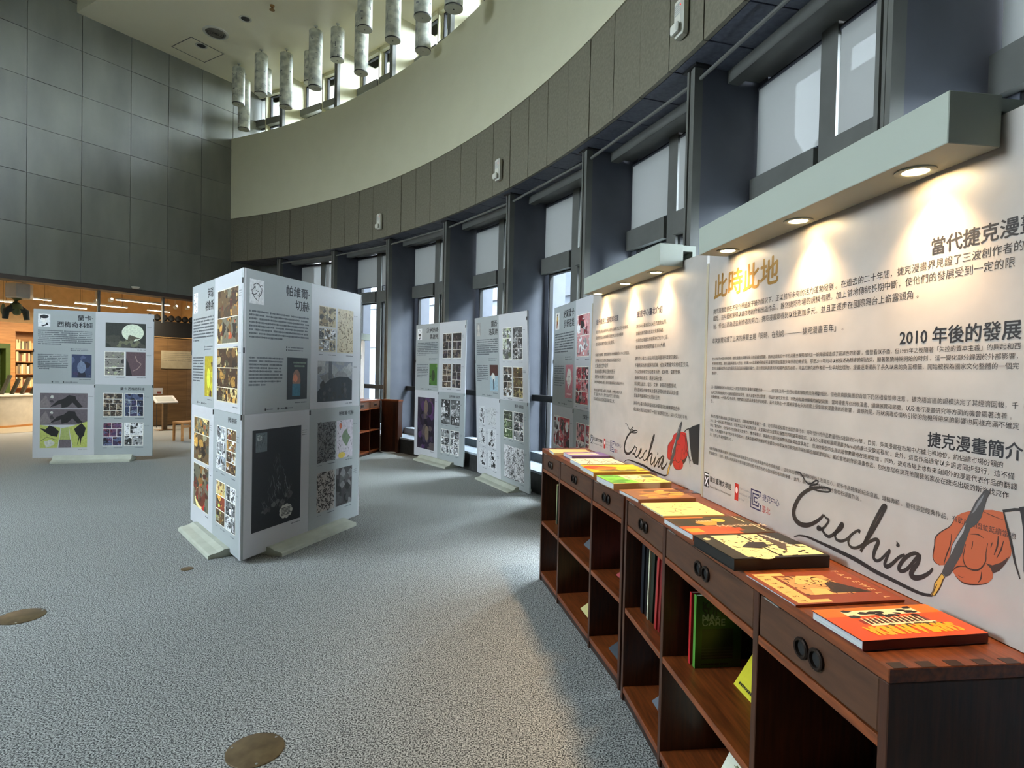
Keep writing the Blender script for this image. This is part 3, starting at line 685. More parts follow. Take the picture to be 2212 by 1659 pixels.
# free-standing board by the shop opening
display_board((-7.556, 9.1233), .3259, .075, ['蘭卡·', '西梅奇科娃'], '蘭卡·西梅奇科娃', sport, cover(BLUEC, (.45, .5, .6)),
    [(1, .975, .165, 1.545, .57, moon), (1, .965, .635, 1.245, 1.03, C([(1, 1), (1.3, 1), (1.2, 1)], P_((.55, .53, .50), (.80, .82, .66), (.42, .40, .39), (.2, .19, .18)), busy=3)), (1, 1.265, .635, 1.545, 1.03, lambda a, r, u0, v0, u1, v1: (a.rect(u0, v0, u1, v1, (.38, .30, .32)), a.poly([(u0, v0), (u0 + .09, v0), (u0 + .04, v0 + .2), (u0, v0 + .3)], (.18, .16, .17)), a.line([(u0 + .13, v0 + .33), (u0 + .16, v0 + .24), (u0 + .22, v0 + .2), (u0 + .17, v0 + .12), (u0 + .1, v0 + .08)], .012, (.62, .52, .50)))),
     (2, .10, 1.325, .735, 2.20, figures)] + four(C([(1, 2), (.8, 2), (1.2, 3), (1, 3)], BROWNC), C([(1, 1), (.9, 3), (1.6, 3)], BLUEC), C([(1, 2), (1.4, 3), (1.6, 2)], MAUVE), C([(2, 3), (1.6, 2)], MONO)),
    11, 'flat board with moon picture, standing left in front of the lit shop', side=-.0029)
# three boards set in a triangle
AP = (-2.1553, 4.6306)
display_board(AP, 1.2422, .03, ['帕維爾·', '切赫'], '帕維爾·切赫', scrib, lambda a, r, u0, v0, u1, v1: (a.rect(u0, v0, u1, v1, (.14, .17, .19)), a.ell(u0 + .125, v0 + .17, .055, .10, (.55, .42, .36)), a.rect(u0 + .07, v0 + .03, u0 + .18, v0 + .14, (.22, .42, .50)), a.ell(u0 + .11, v0 + .19, .03, .035, (.82, .52, .40)), a.greek(r, u0 + .08, u0 + .25, v0 + .33, .018, (.45, .52, .45)), a.greek(r, u0 + .09, u0 + .23, v0 + .30, .018, (.45, .52, .45))),
    [(1, .945, .19, 1.21, .39, C([(1, 2)], SEPIA, (.80, .76, .68))), (1, .945, .40, 1.21, .63, C([(1, 3), (1, 2)], MONO + SEPIA[:2], (.78, .75, .68))), (1, 1.235, .19, 1.505, .63, lambda a, r, u0, v0, u1, v1: (a.rect(u0, v0, u1, v1, (.78, .73, .62)), sketch(a, r, u0 + .01, v0 + .01, u1 - .01, v1 - .01, 90, None, (.45, .38, .28), .008))),
     (1, .935, .72, 1.50, 1.115, whale), (2, .115, 1.315, .715, 2.165, fire)] + four(S(230, (.46, .46, .46), (.14, .14, .15), .006), lambda a, r, u0, v0, u1, v1: (a.rect(u0, v0, u1, v1, (.80, .77, .80)), sketch(a, r, u0, v0, u1, v1, 30, None, (.3, .3, .3), .004), a.blob(r, u0 + .15, v0 + .2, .09, (.45, .52, .42)), a.blob(r, u0 + .06, v0 + .33, .03, (.75, .42, .32)), a.ell(u0 + .09, v0 + .03, .06, .03, (.85, .75, .35))), S(230, (.70, .67, .64), (.2, .18, .17), .007), lambda a, r, u0, v0, u1, v1: (a.rect(u0, v0, u1, v1, (.24, .23, .23)), [a.blob(r, r.uniform(u0, u1), r.uniform(v0, v1), .05, (r.uniform(.12, .5),) * 3, (u0, v0, u1, v1)) for _ in range(26)])),
    12, 'right face of the triangular stand, with large black campfire print')
display_board((AP[0] - WB * math.cos(-.8501), AP[1] - WB * math.sin(-.8501)), -.8501, .03, ['伊瑞·', '格魯斯'], '伊瑞·格魯斯', lambda a, r, u0, v0, u1, v1: (a.rect(u0, v0, u1, v1, (.92, .92, .92)), sketch(a, r, u0, v0, u1, v1, 26, None, (.1, .1, .1), .008)), cover(P_((.70, .62, .10), (.82, .78, .2), (.35, .22, .1)), (.85, .85, .25)),
    [(1, .93, .125, 1.545, .60, C([(1.1, 1), (1, 1)], GOLD, (.90, .88, .80), 12)), (1, .93, .63, 1.545, 1.10, C([(1, 1), (1, 1), (.7, 2)], GOLD[:4] + [(.48, .44, .30)], (.86, .82, .7), 9)),
     (2, .13, 1.29, .70, 1.72, C([(.7, 1), (1.2, 1)], GOLD, (.90, .88, .80), 11)), (2, .13, 1.75, .70, 2.18, C([(1, 1)], GOLD + [(.72, .15, .12), (.5, .48, .38)], (.88, .86, .8), 16))] +
    four(C([(1, 2), (1, 2), (1, 2)], MONO[:4] + [(.8, .86, .92)], busy=6), C([(1, 1), (1, 2), (1, 2), (1, 1)], GOLD + [(.9, .9, .9)]), C([(1, 1), (1, 1), (1, 1)], [(.62, .66, .32)] + GOLD), C([(1, 2), (1, 2), (1, 2)], MONO)),
    13, 'left face of the triangular stand, with golden brown comic pages')
display_board((AP[0] + WB * math.cos(1.2422), AP[1] + WB * math.sin(1.2422)), -2.9455, .03, [], '', scrib, cover(GREENC, (.8, .8, .7)), [(1, .95, .19, 1.5, 1.1, S(60)), (2, .12, 1.3, .71, 2.17, S(60))], 14, 'back face of the triangular stand, turned to the windows', btitle=False)
# boards along the window wall
display_board((-1.77, 10.58), -.912, .06, ['沃伊捷赫·', '馬謝克'], '沃伊捷赫·馬謝克', lambda a, r, u0, v0, u1, v1: (a.rect(u0, v0, u1, v1, (.93, .93, .93)), a.line([(u0 + .04, v0 + .08), (u0 + .03, v0 + .13), (u0 + .08, v0 + .18), (u0 + .13, v0 + .13), (u0 + .12, v0 + .08)], .008, INK), a.rect(u0 + .04, v0 + .07, u0 + .12, v0 + .11, (.3, .3, .3)), a.ell(u0 + .08, v0 + .045, .03, .035, (.25, .25, .25)), a.ell(u0 + .08, v0 + .05, .015, .02, (.93, .93, .93))), cover(P_((.25, .42, .16), (.40, .56, .22), (.12, .18, .1)), (.15, .22, .12)),
    [(1, .96, .19, 1.24, .61, C([(1, 2), (1, 2), (1, 2)], DARK)), (1, 1.27, .19, 1.54, .61, C([(1, 1), (1, 2), (1, 1)], DARK)), (1, .96, .70, 1.24, 1.10, C([(1, 2), (1, 2), (1, 2), (1, 2)], BROWNC)), (1, 1.27, .70, 1.54, 1.10, C([(1, 2), (1, 2), (1, 2)], DARK)),
     (2, .12, 1.30, .72, 2.21, lambda a, r, u0, v0, u1, v1: (a.rect(u0, v0, u1, v1, (.16, .13, .19)), [a.blob(r, r.uniform(u0, u1), r.uniform(v0, v1), r.uniform(.03, .12), r.choice(P_((.24, .2, .28), (.10, .09, .12), (.34, .30, .30), (.3, .2, .36))), (u0, v0, u1, v1)) for _ in range(40)], a.ell(u0 + .47, v0 + .72, .10, .13, (.34, .20, .38)), a.ell(u0 + .43, v0 + .72, .09, .12, (.17, .14, .2)), a.ell(u0 + .30, v0 + .74, .07, .13, (.42, .36, .32)), a.ell(u0 + .34, v0 + .28, .07, .13, (.46, .40, .34))))] +
    four(C([(1, 1), (1.3, 2), (1, 1)], MONO, (.1, .1, .1)), C([(1, 1), (1, 2), (1, 2)], MONO, (.1, .1, .1)), C([(1, 1), (1, 2), (1, 2)], MONO), C([(1, 2), (1, 3), (1, 2)], MONO), y=(1.30, 1.71, 1.80, 2.20)),
    15, 'board with large dark purple print, beside the small bookcase near the windows')
display_board((-.5067, 8.9109), -1.0936, .05, ['露西·', '洛莫娃'], '露西·洛莫娃', lambda a, r, u0, v0, u1, v1: (a.rect(u0, v0, u1, v1, (.62, .61, .60)), a.ell(u0 + .08, v0 + .12, .035, .05, (.78, .76, .73)), a.poly([(u0 + .02, v0), (u0 + .05, v0 + .07), (u0 + .11, v0 + .07), (u0 + .14, v0)], (.75, .73, .7))), lambda a, r, u0, v0, u1, v1: (a.rect(u0, v0, u1, v1, (.62, .72, .76)), a.rect(u0, v0 + .22, u1, v1, (.30, .18, .16)), a.blob(r, u0 + .13, v0 + .2, .08, (.85, .85, .82)), a.rect(u0 + .11, v0 + .02, u0 + .15, v0 + .17, (.25, .28, .32))),
    [(1, .95, .19, 1.22, .63, C([(1, 2), (1, 2), (1, 1)], MONO + GREENC[2:4])), (1, 1.25, .19, 1.53, .63, C([(1, 1), (1, 2), (1, 2)], MONO)), (1, .95, .72, 1.22, 1.13, C([(1, 2), (1, 1), (1, 2), (1, 2)], BROWNC + MONO[:2])), (1, 1.25, .72, 1.53, 1.13, C([(1, 1), (1, 1), (1, 2)], P_((.75, .68, .45), (.35, .27, .18), (.5, .46, .3), (.25, .2, .14)))),
     (2, .10, 1.32, .34, 1.58, inkfig), (2, .42, 1.32, .70, 1.58, S(40, (.80, .80, .80), (.35, .35, .35))), (2, .10, 1.64, .34, 1.90, inkfig), (2, .42, 1.64, .70, 1.90, inkfig), (2, .10, 1.96, .34, 2.22, inkfig), (2, .42, 1.96, .70, 2.22, inkfig),
     (3, .95, 1.32, 1.22, 1.70, C([(1, 1), (1, 2), (1, 1)], GREENC)), (3, 1.25, 1.32, 1.53, 1.70, C([(1, 2), (1, 2), (1, 2)], MONO + [(.75, .7, .7)])), (3, .95, 1.80, 1.53, 2.25, S(260, (.86, .85, .85), (.25, .24, .24), .005))],
    16, 'board with ink sketches in rows of two, leaning slightly near the windows', lean=-.045, side=-.01)
display_board((.50, 7.137), -1.3576, .04, ['史黛潘卡·', '伊斯洛娃'], '史黛潘卡·伊斯洛娃', stand, face,
    [(1, .90, .17, 1.3, .62, C([(1, 1), (1, 1)], REDC + [(.92, .92, .92)] * 3, busy=4)), (1, .90, .72, 1.3, 1.12, C([(1, 2), (1, 2), (1, 2)], REDC, busy=4)), (2, .10, 1.30, .73, 1.66, C([(1, 3)], REDC + [(.14, .13, .14), (.9, .9, .9)], busy=8)), (2, .10, 1.75, .73, 2.2, C([(1, 3)], REDC))] + four(C([(1, 2), (1, 2)], REDC), C([(1, 2), (1, 2)], REDC), C([(1, 2), (1, 2)], REDC), C([(1, 2), (1, 2)], REDC)),
    17, 'board with pink face cover and red comic art, half hidden behind the far text panel')

# ================================================================== BOOKCASES AND TEXT PANELS
ZT = 1.019
NEAR = (Vector((.571, 2.8385, 0)), -1.4518, 1.695)
FAR = (Vector((.2443, 4.4668, 0)), -1.3632, 1.60)
def frame(u):
    t = Vector((math.cos(u[1]), math.sin(u[1]), 0)); return u[0], t, Vector((-t.y, t.x, 0))
def loc(P, u):
    o, t, n = frame(u); d = P - o; return Vector((d.dot(t), d.dot(n), P.z))
def onb(px, u, b=.347):
    o, t, n = frame(u); p = loc(atplane(px, o + n * b, n), u); return (p.x, p.z)
DEP = .385
def bookcase(u, label, ring=True):
    o, yaw, Wd = u; e = empty('bookcase', o, (0, 0, yaw), cat='bookcase', group='rosewood bookcases under the panels', label=label)
    T = .026; s1 = .2944 * Wd
    b = MB(); b.bbox(0, Wd, 0, DEP, ZT - .03, ZT, .002); top = build('top', b, M_WOOD, e)
    for x in (0, Wd - T):
        for k in range(6):
            y = .012 + k * DEP / 6; j = MB(); j.box(x + .0015, x + T - .0015, y, y + DEP / 12, ZT - .002, ZT + .0006); build('finger_joint', j, M_WOODD, top)
    xs = [(0, T), (s1 - T / 2, s1 + T / 2), (Wd - s1 - T / 2, Wd - s1 + T / 2), (Wd - T, Wd)]
    for i, (x0, x1) in enumerate(xs):
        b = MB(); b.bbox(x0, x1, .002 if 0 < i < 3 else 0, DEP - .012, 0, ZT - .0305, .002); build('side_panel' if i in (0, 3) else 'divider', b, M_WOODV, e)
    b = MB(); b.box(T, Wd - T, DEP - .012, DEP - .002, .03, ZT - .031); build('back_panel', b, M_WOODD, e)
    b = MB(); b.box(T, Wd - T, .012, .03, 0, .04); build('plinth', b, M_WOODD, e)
    for i in range(3):
        x0, x1 = xs[i][1] + .0005, xs[i + 1][0] - .0005
        b = MB(); b.bbox(x0, x1, .003, DEP - .013, .041, .070, .002); build('bottom_board', b, M_WOOD, e)
        b = MB(); b.bbox(x0, x1, .003, DEP - .013, .434, .460, .002); build('shelf', b, M_WOOD, e)
        b = MB(); b.bbox(x0, x1, .003, DEP - .013, .842, .866, .002); build('rail', b, M_WOOD, e)
        b = MB(); b.bbox(x0 + .004, x1 - .004, .004, .028, .870, .984, .003); b.box(x0 + .02, x1 - .02, .028, .33, .875, .96)
        d = build('drawer', b, M_WOODF, e)
        b = MB(); b.box(x0 + .03, x0 + .10, -.0005, .004, .9845, .9875); build('catch_plate', b, M_STEEL, d)
        xc = (x0 + x1) / 2
        for q in (-.029, .029):
            M = Mx((xc + q, .004, .925), 0, PI / 2)
            b = MB(); b.lathe([(.026, -.001), (.027, .006), (.024, .009), (.019, .008), (.0175, -.0005)], 22, M, cap=False); build('ring_pull', b, M_BRONZE, d, smooth=True)
            b = MB(); b.lathe([(.0178, 0), (.0178, .0008)], 20, M); build('pull_hole', b, M_BLACK, d)
    return e
bookcase(NEAR, 'nearest rosewood bookcase, under the big text panel at right')
bookcase(FAR, 'middle rosewood bookcase, under the smaller text panel, beyond the nearest one')

TEXT1 = [
 ('捷克漫畫目前在不受外界過度干擾的情況下，正以前所未有的活力蓬勃發展 。在過去的二十年間，捷克漫畫界見證了三波創作者的', .164, 1.623, 1.902),
 ('崛起，這些藝術家得以自由地創作和出版作品 。雖然捷克市場的規模有限，加上當地傳統長期中斷，使他們的發展受到一定的限', .166, 1.605, 1.869),
 ('制，但也正因為這些創作者的努力，捷克漫畫變得比以往更加多元，並且正逐步在國際舞台上嶄露頭角 。', .169, 1.346, 1.832),
 ('本次展覽延續了上次的展覽主題「同時，在別處————捷克漫畫百年」 。', .161, 1.057, 1.766),
 ('在20世紀的大部分時間裡，捷克漫畫別具著發展上的連續性問題，納粹佔領和四十年的共產主義獨裁對這一新興領域造成了毀滅性的影響 。儘管看似矛盾，但1989年之後隨著「失控的資本主義」的興起和西', .166, 1.625, 1.682),
 ('方娛樂的增加，捷克漫畫再度陷入低谷，如果2000年常被視為捷克漫畫界開始擺脫多年停滯的轉折點，那麼2010年則可以被描述為穩定時期結束、顯著繁榮時期開始的時刻 。這一變化部分歸因於外部影響，', .166, 1.620, 1.660),
 ('其他日漫畫與成熟先進的國家逐漸認識到漫畫的魔力，部分原因則是捷克共和國內部的活動 。得益於捷克創作者的一些卓越出版物，漫畫逐漸擺脫了長久以來的負面標籤，開始被視為國家文化整體的一個完', .166, 1.623, 1.638),
 ('整部分 。', .166, .225, 1.616),
 ('這一質量轉變最根本的後果之一是捷克國家對漫畫的顯著支持————儘管無法與一些西方國家慷慨的文化補助相比，但在前東歐集團的背景下仍然相當值得注意 。捷克語言區的規模決定了其經濟回報，千', .166, 1.625, 1.551),
 ('萬人口的限制使得許多活動的經濟效益受限，捷克漫畫也受此影響 。得益於捷克文化部、市政府和其他機構的補助政策，當地漫畫界在出版漫畫、組織展覽和節慶，以及進行漫畫研究等方面的機會顯著改善 。', .166, 1.612, 1.526),
 ('但遺憾的是，一代新人正在成長，他們從未經歷過漫畫乾旱的時期 。尚不清楚這一代藝術家會在多大程度上受到國家漫畫傳統的影響 。遺憾的是，冠狀病毒疫情所引發的危機所帶來的影響也同樣充滿不確定', .166, 1.629, 1.506),
 ('性 。', .166, .196, 1.486),
 ('捷克的漫畫市場在過去五年間迅速成長，出版物的銷售量翻了一番，若包括再版及獨立出版的單行本，每年發行的作品數量現已達到約500部 。目前，英美漫畫在市場中占據主導地位，約佔總市場份額的', .166, 1.596, 1.416),
 ('50%；這一情況遍及整個歐洲，這些作品之所以成為主流，主要歸功於大型製片廠推出的超級英雄電影，以及DC漫畫和漫威漫畫(Marvel)的廣泛受歡迎程度 。此外，這些作品通常以多語言同步發行，這不僅', .166, 1.623, 1.395),
 ('降低了製作成本，也使最終零售價格更具競爭力 。應市場需求，美國的大部分出版物以超級英雄故事為主，但其他類型的主題出版物數量也在逐漸增加 。同時，捷克市場上也有來自國外的漫畫代表作品的翻譯', .166, 1.630, 1.373),
 ('版本，日本漫畫在市場中的佔有率約為20%，而來自歐洲其他國家的漫畫自2000年以來在捷克的市場份額已縮減至約5%；屬於當地創作的漫畫作品，包括旅居在捷克他國藝術家及在捷克出版的斯洛伐克作', .166, 1.612, 1.351),
 ('品，則約占市場份額的20% 。', .166, .380, 1.329),
 ('在捷克漫畫的復興浪潮中，許多過去知名且被遺忘的捷克經典漫畫作品也相繼再版 。這些再出版物在編輯和排版上別具匠心，賦予作品特殊的紀念意義，堪稱典範 。重刊這些經典作品，有助於鞏固並延續當地', .164, 1.631, 1.265),
 ('的漫畫文化 。目前，捷克大約有兩家中型漫畫出版社和十家左右的小型出版社在印刷漫畫 。此外，部分文學出版社有時也會發行漫畫作品 。', .164, 1.162, 1.243),
]
TEXT2 = [
 ('捷克中心是由捷克中心境外設據點之公司外在機構，', .19, .79, 1.912), ('我們的宗旨是推廣捷克在世界上的良好聲譽', .19, .71, 1.868), ('並協助與捷中間的文化關係。', .19, .56, 1.822),
 ('作為文化機構，我們是歐洲文化機構聯盟 EUNIC 的成員。', .185, .82, 1.742), ('我們專注於文化的社會與創新與促進的交流', .185, .68, 1.698), ('支援連結合作發展', .185, .45, 1.662), ('藉由出版文學和活動的展示', .185, .58, 1.620), ('我們致力於捷克外交政策目標', .185, .56, 1.580), ('我們參與國際間活動，提供各種創意與文化對話的平台。', .18, .75, 1.540),
 ('目前在海外共有 24個分支機構，分佈在4個大洲。', .175, .72, 1.480), ('除了臺北中心外，我們還設有許多城市據點', .175, .67, 1.450), ('包括紐約及東京和首爾捷克之家。', .17, .59, 1.415),
 ('捷克中心臺北於2024正式啟動台灣，', .915, 1.325, 1.903), ('隸屬於捷克臺北經濟文化辦事處，', .915, 1.29, 1.858), ('也設於台灣臺北市精華地文化中心區，', .915, 1.35, 1.815), ('並與城市地標建築臺北101大樓。', .915, 1.32, 1.772),
 ('捷克中心臺北主旨在與促進與臺灣民眾建立連結，', .912, 1.47, 1.702), ('不僅提高對捷克國家的認識，也加深雙邊文化的相互交流。', .912, 1.585, 1.660), ('中心定期舉辦文化和教育活動，如展覽、電影放映，', .912, 1.50, 1.620), ('戲劇和舞蹈表演，講座和研討會，', .912, 1.29, 1.582), ('特別關注設計、電影、文學、創新和遊戲領域，', .91, 1.46, 1.545), ('提供藝術駐村機會以及藝術展覽和新聞交流計畫，', .91, 1.49, 1.508), ('促進兩地藝術和文化間的互動。', .91, 1.27, 1.472),
 ('捷克中心臺北積極與臺灣各地臺灣文化機構單位合作，', .907, 1.51, 1.424), ('成立與台灣民眾提供了一個了解捷克文化、深入交流的平台。', .905, 1.591, 1.386)]
Z2 = lambda x, y: (1500 + x / 3.0716, 700 + y / 3.0716)
Z3 = lambda x, y: (1500 + x / 3.077, 1120 + y / 3.077)
ZH = lambda x, y: (1940 + x / 5.53, 1020 + y / 5.53)
ZF = lambda x, y: (1160 + x / 2.9625, 500 + y / 2.9625)
def smooth_pts(p, n=4):
    out = []
    for i in range(len(p) - 1):
        p0, p1, p2, p3 = p[max(i - 1, 0)], p[i], p[i + 1], p[min(i + 2, len(p) - 1)]
        for k in range(n):
            t = k / n
            out.append(tuple(.5 * (2 * p1[c] + (p2[c] - p0[c]) * t + (2 * p0[c] - 5 * p1[c] + 4 * p2[c] - p3[c]) * t * t + (3 * p1[c] - p0[c] - 3 * p2[c] + p3[c]) * t ** 3) for c in (0, 1)))
    return out + [p[-1]]
SCRIPT = [  # handwritten word, traced on the photograph, widths in metres
 ([Z2(*p) for p in [(672, 980), (700, 985), (722, 1015), (745, 1050), (772, 1060), (805, 1040), (822, 1044), (812, 1062), (780, 1070), (766, 1080), (790, 1096), (840, 1110), (890, 1114), (905, 1100), (880, 1086)]], (.0028, .0034, .0034)),
 ([Z2(*p) for p in [(880, 1086), (830, 1085), (770, 1095), (715, 1130), (680, 1180), (660, 1240), (668, 1290), (700, 1325), (745, 1335), (790, 1322), (835, 1292), (858, 1266)]], (.004, .0125, .005)),
 ([Z2(*p) for p in [(858, 1266), (876, 1288), (893, 1300), (872, 1338), (842, 1362), (818, 1360), (824, 1345), (846, 1362), (868, 1395), (895, 1410), (930, 1390), (962, 1350), (978, 1326), (986, 1336), (970, 1362), (942, 1385), (935, 1410), (947, 1432), (977, 1440), (1012, 1428), (1045, 1396), (1080, 1372), (1098, 1370), (1092, 1388)]], (.004, .007, .004)),
 ([Z2(*p) for p in [(1080, 1372), (1042, 1400), (1022, 1440), (1032, 1472), (1062, 1486), (1100, 1475), (1142, 1440), (1205, 1340), (1258, 1240), (1270, 1208), (1250, 1212), (1205, 1290), (1155, 1395), (1105, 1510)]], (.004, .006, .006)),
 ([Z2(*p) for p in [(1105, 1510), (1135, 1466), (1180, 1436), (1212, 1430), (1220, 1450), (1198, 1500), (1190, 1548), (1210, 1570), (1242, 1558), (1300, 1495)]], (.004, .0075, .004)),
 ([Z3(*p) for p in [(1300, 215), (1278, 265), (1266, 305), (1280, 320), (1312, 304), (1362, 258), (1400, 240)]], (.004, .007, .004)),
 ([Z3(*p) for p in [(1345, 168), (1352, 172), (1358, 164)]], (.006, .009, .006)),
 ([Z3(*p) for p in [(1500, 270), (1490, 240), (1460, 232), (1412, 254), (1372, 300), (1360, 338), (1384, 350), (1422, 330), (1470, 272), (1500, 238)]], (.005, .0065, .005)),
 ([Z3(*p) for p in [(1500, 238), (1488, 292), (1452, 342), (1442, 376), (1470, 394), (1520, 386), (1568, 356), (1586, 330)]], (.005, .009, .003)),
 ([Z3(*p) for p in [(664, 122), (700, 113), (760, 126), (850, 166), (960, 217), (1080, 277), (1200, 350), (1320, 410), (1440, 470), (1520, 503), (1582, 511)]], (.002, .008, .004)),
]
HANDP = [(690, 530), (760, 490), (860, 462), (1000, 450), (1130, 450), (1265, 480), (1290, 580), (1330, 740), (1365, 900), (1350, 1000), (1290, 1080), (1210, 1150), (1135, 1210), (1130, 1270), (1080, 1320), (1000, 1340), (860, 1340), (760, 1310), (690, 1240), (650, 1180), (560, 1110), (500, 1112), (440, 1070), (420, 1000), (440, 870), (450, 780), (520, 710), (620, 650), (660, 590)]
HLINES = [([(810, 860), (790, 960), (780, 1030), (810, 1120), (870, 1160), (950, 1170), (1010, 1130), (1050, 1060), (1055, 960), (1075, 850)], .0035), ([(640, 740), (630, 860), (590, 970), (560, 1060), (552, 1108)], .003), ([(650, 1180), (720, 1125), (820, 1130)], .003), ([(1000, 1190), (992, 1270), (960, 1320)], .003),
          ([(1200, 760), (1190, 880), (1150, 990)], .0035), ([(1265, 820), (1232, 930), (1180, 1030)], .003), ([(870, 740), (960, 745), (1030, 790)], .0025), ([(1130, 840), (1110, 900)], .0025), ([(900, 820), (890, 880), (880, 920)], .002), ([(660, 590), (620, 650), (520, 710), (450, 780), (440, 870), (420, 1000), (440, 1070), (500, 1112)], .003), ([(690, 1240), (760, 1310), (860, 1340), (1000, 1340), (1080, 1320)], .003), ([(1000, 460), (1130, 520), (1260, 570)], .0015), ([(720, 1230), (760, 1255), (800, 1250)], .0015)]
HSHADE = [(1050, 1085), (1130, 1112), (1230, 1080), (1335, 1005), (1290, 1090), (1210, 1180), (1135, 1210), (1110, 1150)]
PENP = [(1060, 200), (1105, 235), (1060, 330), (1000, 540), (945, 620), (870, 670), (800, 860), (775, 960), (720, 1060), (620, 1230), (572, 1250), (525, 1200), (560, 1110), (620, 1010), (640, 880), (720, 740), (800, 610), (850, 510), (930, 350), (1000, 260)]
PENHL = [(815, 605), (735, 735), (650, 880), (628, 1000), (662, 930), (705, 840), (785, 715)]
PENHL2 = [(1040, 250), (960, 350), (880, 500), (920, 470), (1000, 350)]
NIB = [(525, 1205), (560, 1255), (535, 1290), (520, 1340), (490, 1400), (440, 1475), (405, 1475), (400, 1455), (430, 1400), (440, 1330), (480, 1270), (510, 1230)]
def drawing(a, f, hand, k=1.0, fh=None):
    """the writing hand; f maps photo pixels to the panel"""
    blk = (.13, .12, .12)
    q = lambda pts: [fh(p) if fh else f(ZH(*p)) for p in pts]
    for pts, w in SCRIPT: a.line(smooth_pts([f(p) for p in pts], 5), tuple(x * k * 1.8 for x in w), blk)
    a.poly(q(HANDP), hand); a.poly(q(HSHADE), (.22, .14, .12))
    for pts, w in HLINES: a.line(smooth_pts(q(pts), 3), (w * .5 * k, w * 1.2 * k, w * .4 * k), (.20, .10, .08))
    a.line(q([(1265, 480), (1290, 580), (1330, 740), (1365, 900), (1400, 1080), (1460, 1275)]), (.003 * k, .006 * k, .003 * k), blk)
    a.poly(q(PENP), (.24, .235, .235)); a.poly(q(PENHL), (.60, .60, .60)); a.poly(q(PENHL2), (.45, .45, .46))
    a.poly(q(NIB), (.80, .62, .26)); a.line(q(NIB + NIB[:1]), .0022 * k, (.22, .15, .08)); a.line(q([(410, 1470), (450, 1380), (468, 1340)]), .0022 * k, (.2, .14, .08))
    return a
def logos(a, x, z, k):
    """three institution marks along the foot of a panel"""
    blk = (.08, .08, .09)
    a.rect(x, z - .034 * k, x + .050 * k, z + .034 * k, blk); wt = (.85, .85, .86)
    a.line([(x + .006 * k, z + .024 * k), (x + .044 * k, z + .024 * k)], .007 * k, wt); a.line([(x + .008 * k, z - .028 * k), (x + .042 * k, z + .014 * k)], .008 * k, wt); a.line([(x + .042 * k, z - .028 * k), (x + .008 * k, z + .014 * k)], .008 * k, wt)
    a.text('國立臺灣文學館', x + .062 * k, z + .010 * k, blk, w=.20 * k, bold=.012); a.text('National Museum of Taiwan Literature', x + .062 * k, z - .024 * k, blk, w=.20 * k)
    x2 = x + .292 * k; a.rect(x2, z - .036 * k, x2 + .032 * k, z + .036 * k, (.68, .12, .10)); a.ell(x2 + .016 * k, z + .008 * k, .010 * k, .014 * k, (.88, .75, .72))
    for i, t in enumerate(('Czech Economic', 'and Cultural Office', 'in Taipei')): a.text(t, x2 + .04 * k, z + (.022 - .022 * i) * k, (.45, .45, .47), h=.0125 * k)
    x3 = x + .425 * k; nv = (.15, .14, .32)
    for i, r in enumerate((.036, .022, .009)):
        u, v = x3 + .036 * k, z; R2 = r * k
        a.line([(u + R2, v + R2 * .55), (u + R2, v + R2), (u - R2, v + R2), (u - R2, v - R2), (u + R2, v - R2), (u + R2, v - R2 * .35)], .007 * k, nv)
    a.text('捷克中心', x3 + .084 * k, z + .022 * k, nv, w=.115 * k); a.text('臺北', x3 + .084 * k, z - .024 * k, (.62, .10, .12), w=.056 * k)
def text_panel(u, a0, a1, zc, c0, c1, lamps, label, zb0=ZT + .002):
    o, yaw, Wd = u; e = empty('text_panel', o, (0, 0, yaw), cat='exhibition panel', group='lit exhibition text panels', label=label)
    b = MB(); b.bbox(a0, a1, .347, .362, zb0, 2.21, .001); brd = build('board', b, mat('text_panel_white', (.645, .615, .585), rough=.42), e)
    for x in (a0 - .016, a1 + .001):
        b = MB(); b.bbox(x, x + .015, .345, .375, zb0, 2.14, .001); build('edge_strip', b, M_ALU, e)
    b = MB(); b.bbox(a0 + .02, a1 - .02, .363, .378, zb0, 2.2, .001); build('backing', b, M_GREYMET, e)
    b = MB(); b.bbox(c0, c1, .208, .342, zc, zc + .1175, .002); b.box(c0 + .01, c1 - .01, .342, .42, zc + .085, zc + .115); b.box(c0 + .01, c1 - .01, .40, .42, zc - .05, zc + .086)
    cn = build('canopy', b, M_CANOPY, e)
    for x in lamps:
        M = Mx((x, .282, zc))
        b = MB(); b.lathe([(.046, .0005), (.047, -.004), (.040, -.006), (.030, -.003), (.028, .0005)], 26, M, cap=False); build('lamp_ring', b, M_CANOPY, cn, smooth=True)
        b = MB(); b.lathe([(.029, -.0012), (.024, -.003), (.004, -.0038)], 22, M); build('bulb', b, M_BULB, cn, smooth=True)
        l = bpy.data.lights.new('canopy_lamp', 'SPOT'); l.energy = LAMP_W; l.color = (1, .66, .33); l.spot_size = R_(106); l.spot_blend = 1.0; l.shadow_soft_size = .022
        lo = bpy.data.objects.new('canopy_lamp', l); COL.objects.link(lo); lo.parent = e; lo.location = (x, .282, zc - .012)
    return e, brd
LAMP_W = 33
BO = (0, .347, 0); BU = (1, 0, 0); BV = (0, 0, 1); BN = (0, -1, 0)
pn, brd = text_panel(NEAR, .107, 1.748, 2.135, .291, 1.565, (.412, .903, 1.394), 'big text panel with gold heading under a lit canopy, at right')
a = Art(); a.text('此時此地', .166, 2.012, (.52, .38, .14), w=.52, h=.118, bold=.022); build('gold_heading', a.mb(BO, BU, BV, BN), M_INK, brd)
a = Art()
for s, x0, x1, z in TEXT1: a.text(s, x0, z, INK, w=x1 - x0, res=1)
build('body_lettering', a.mb(BO, BU, BV, BN), M_INK, brd)
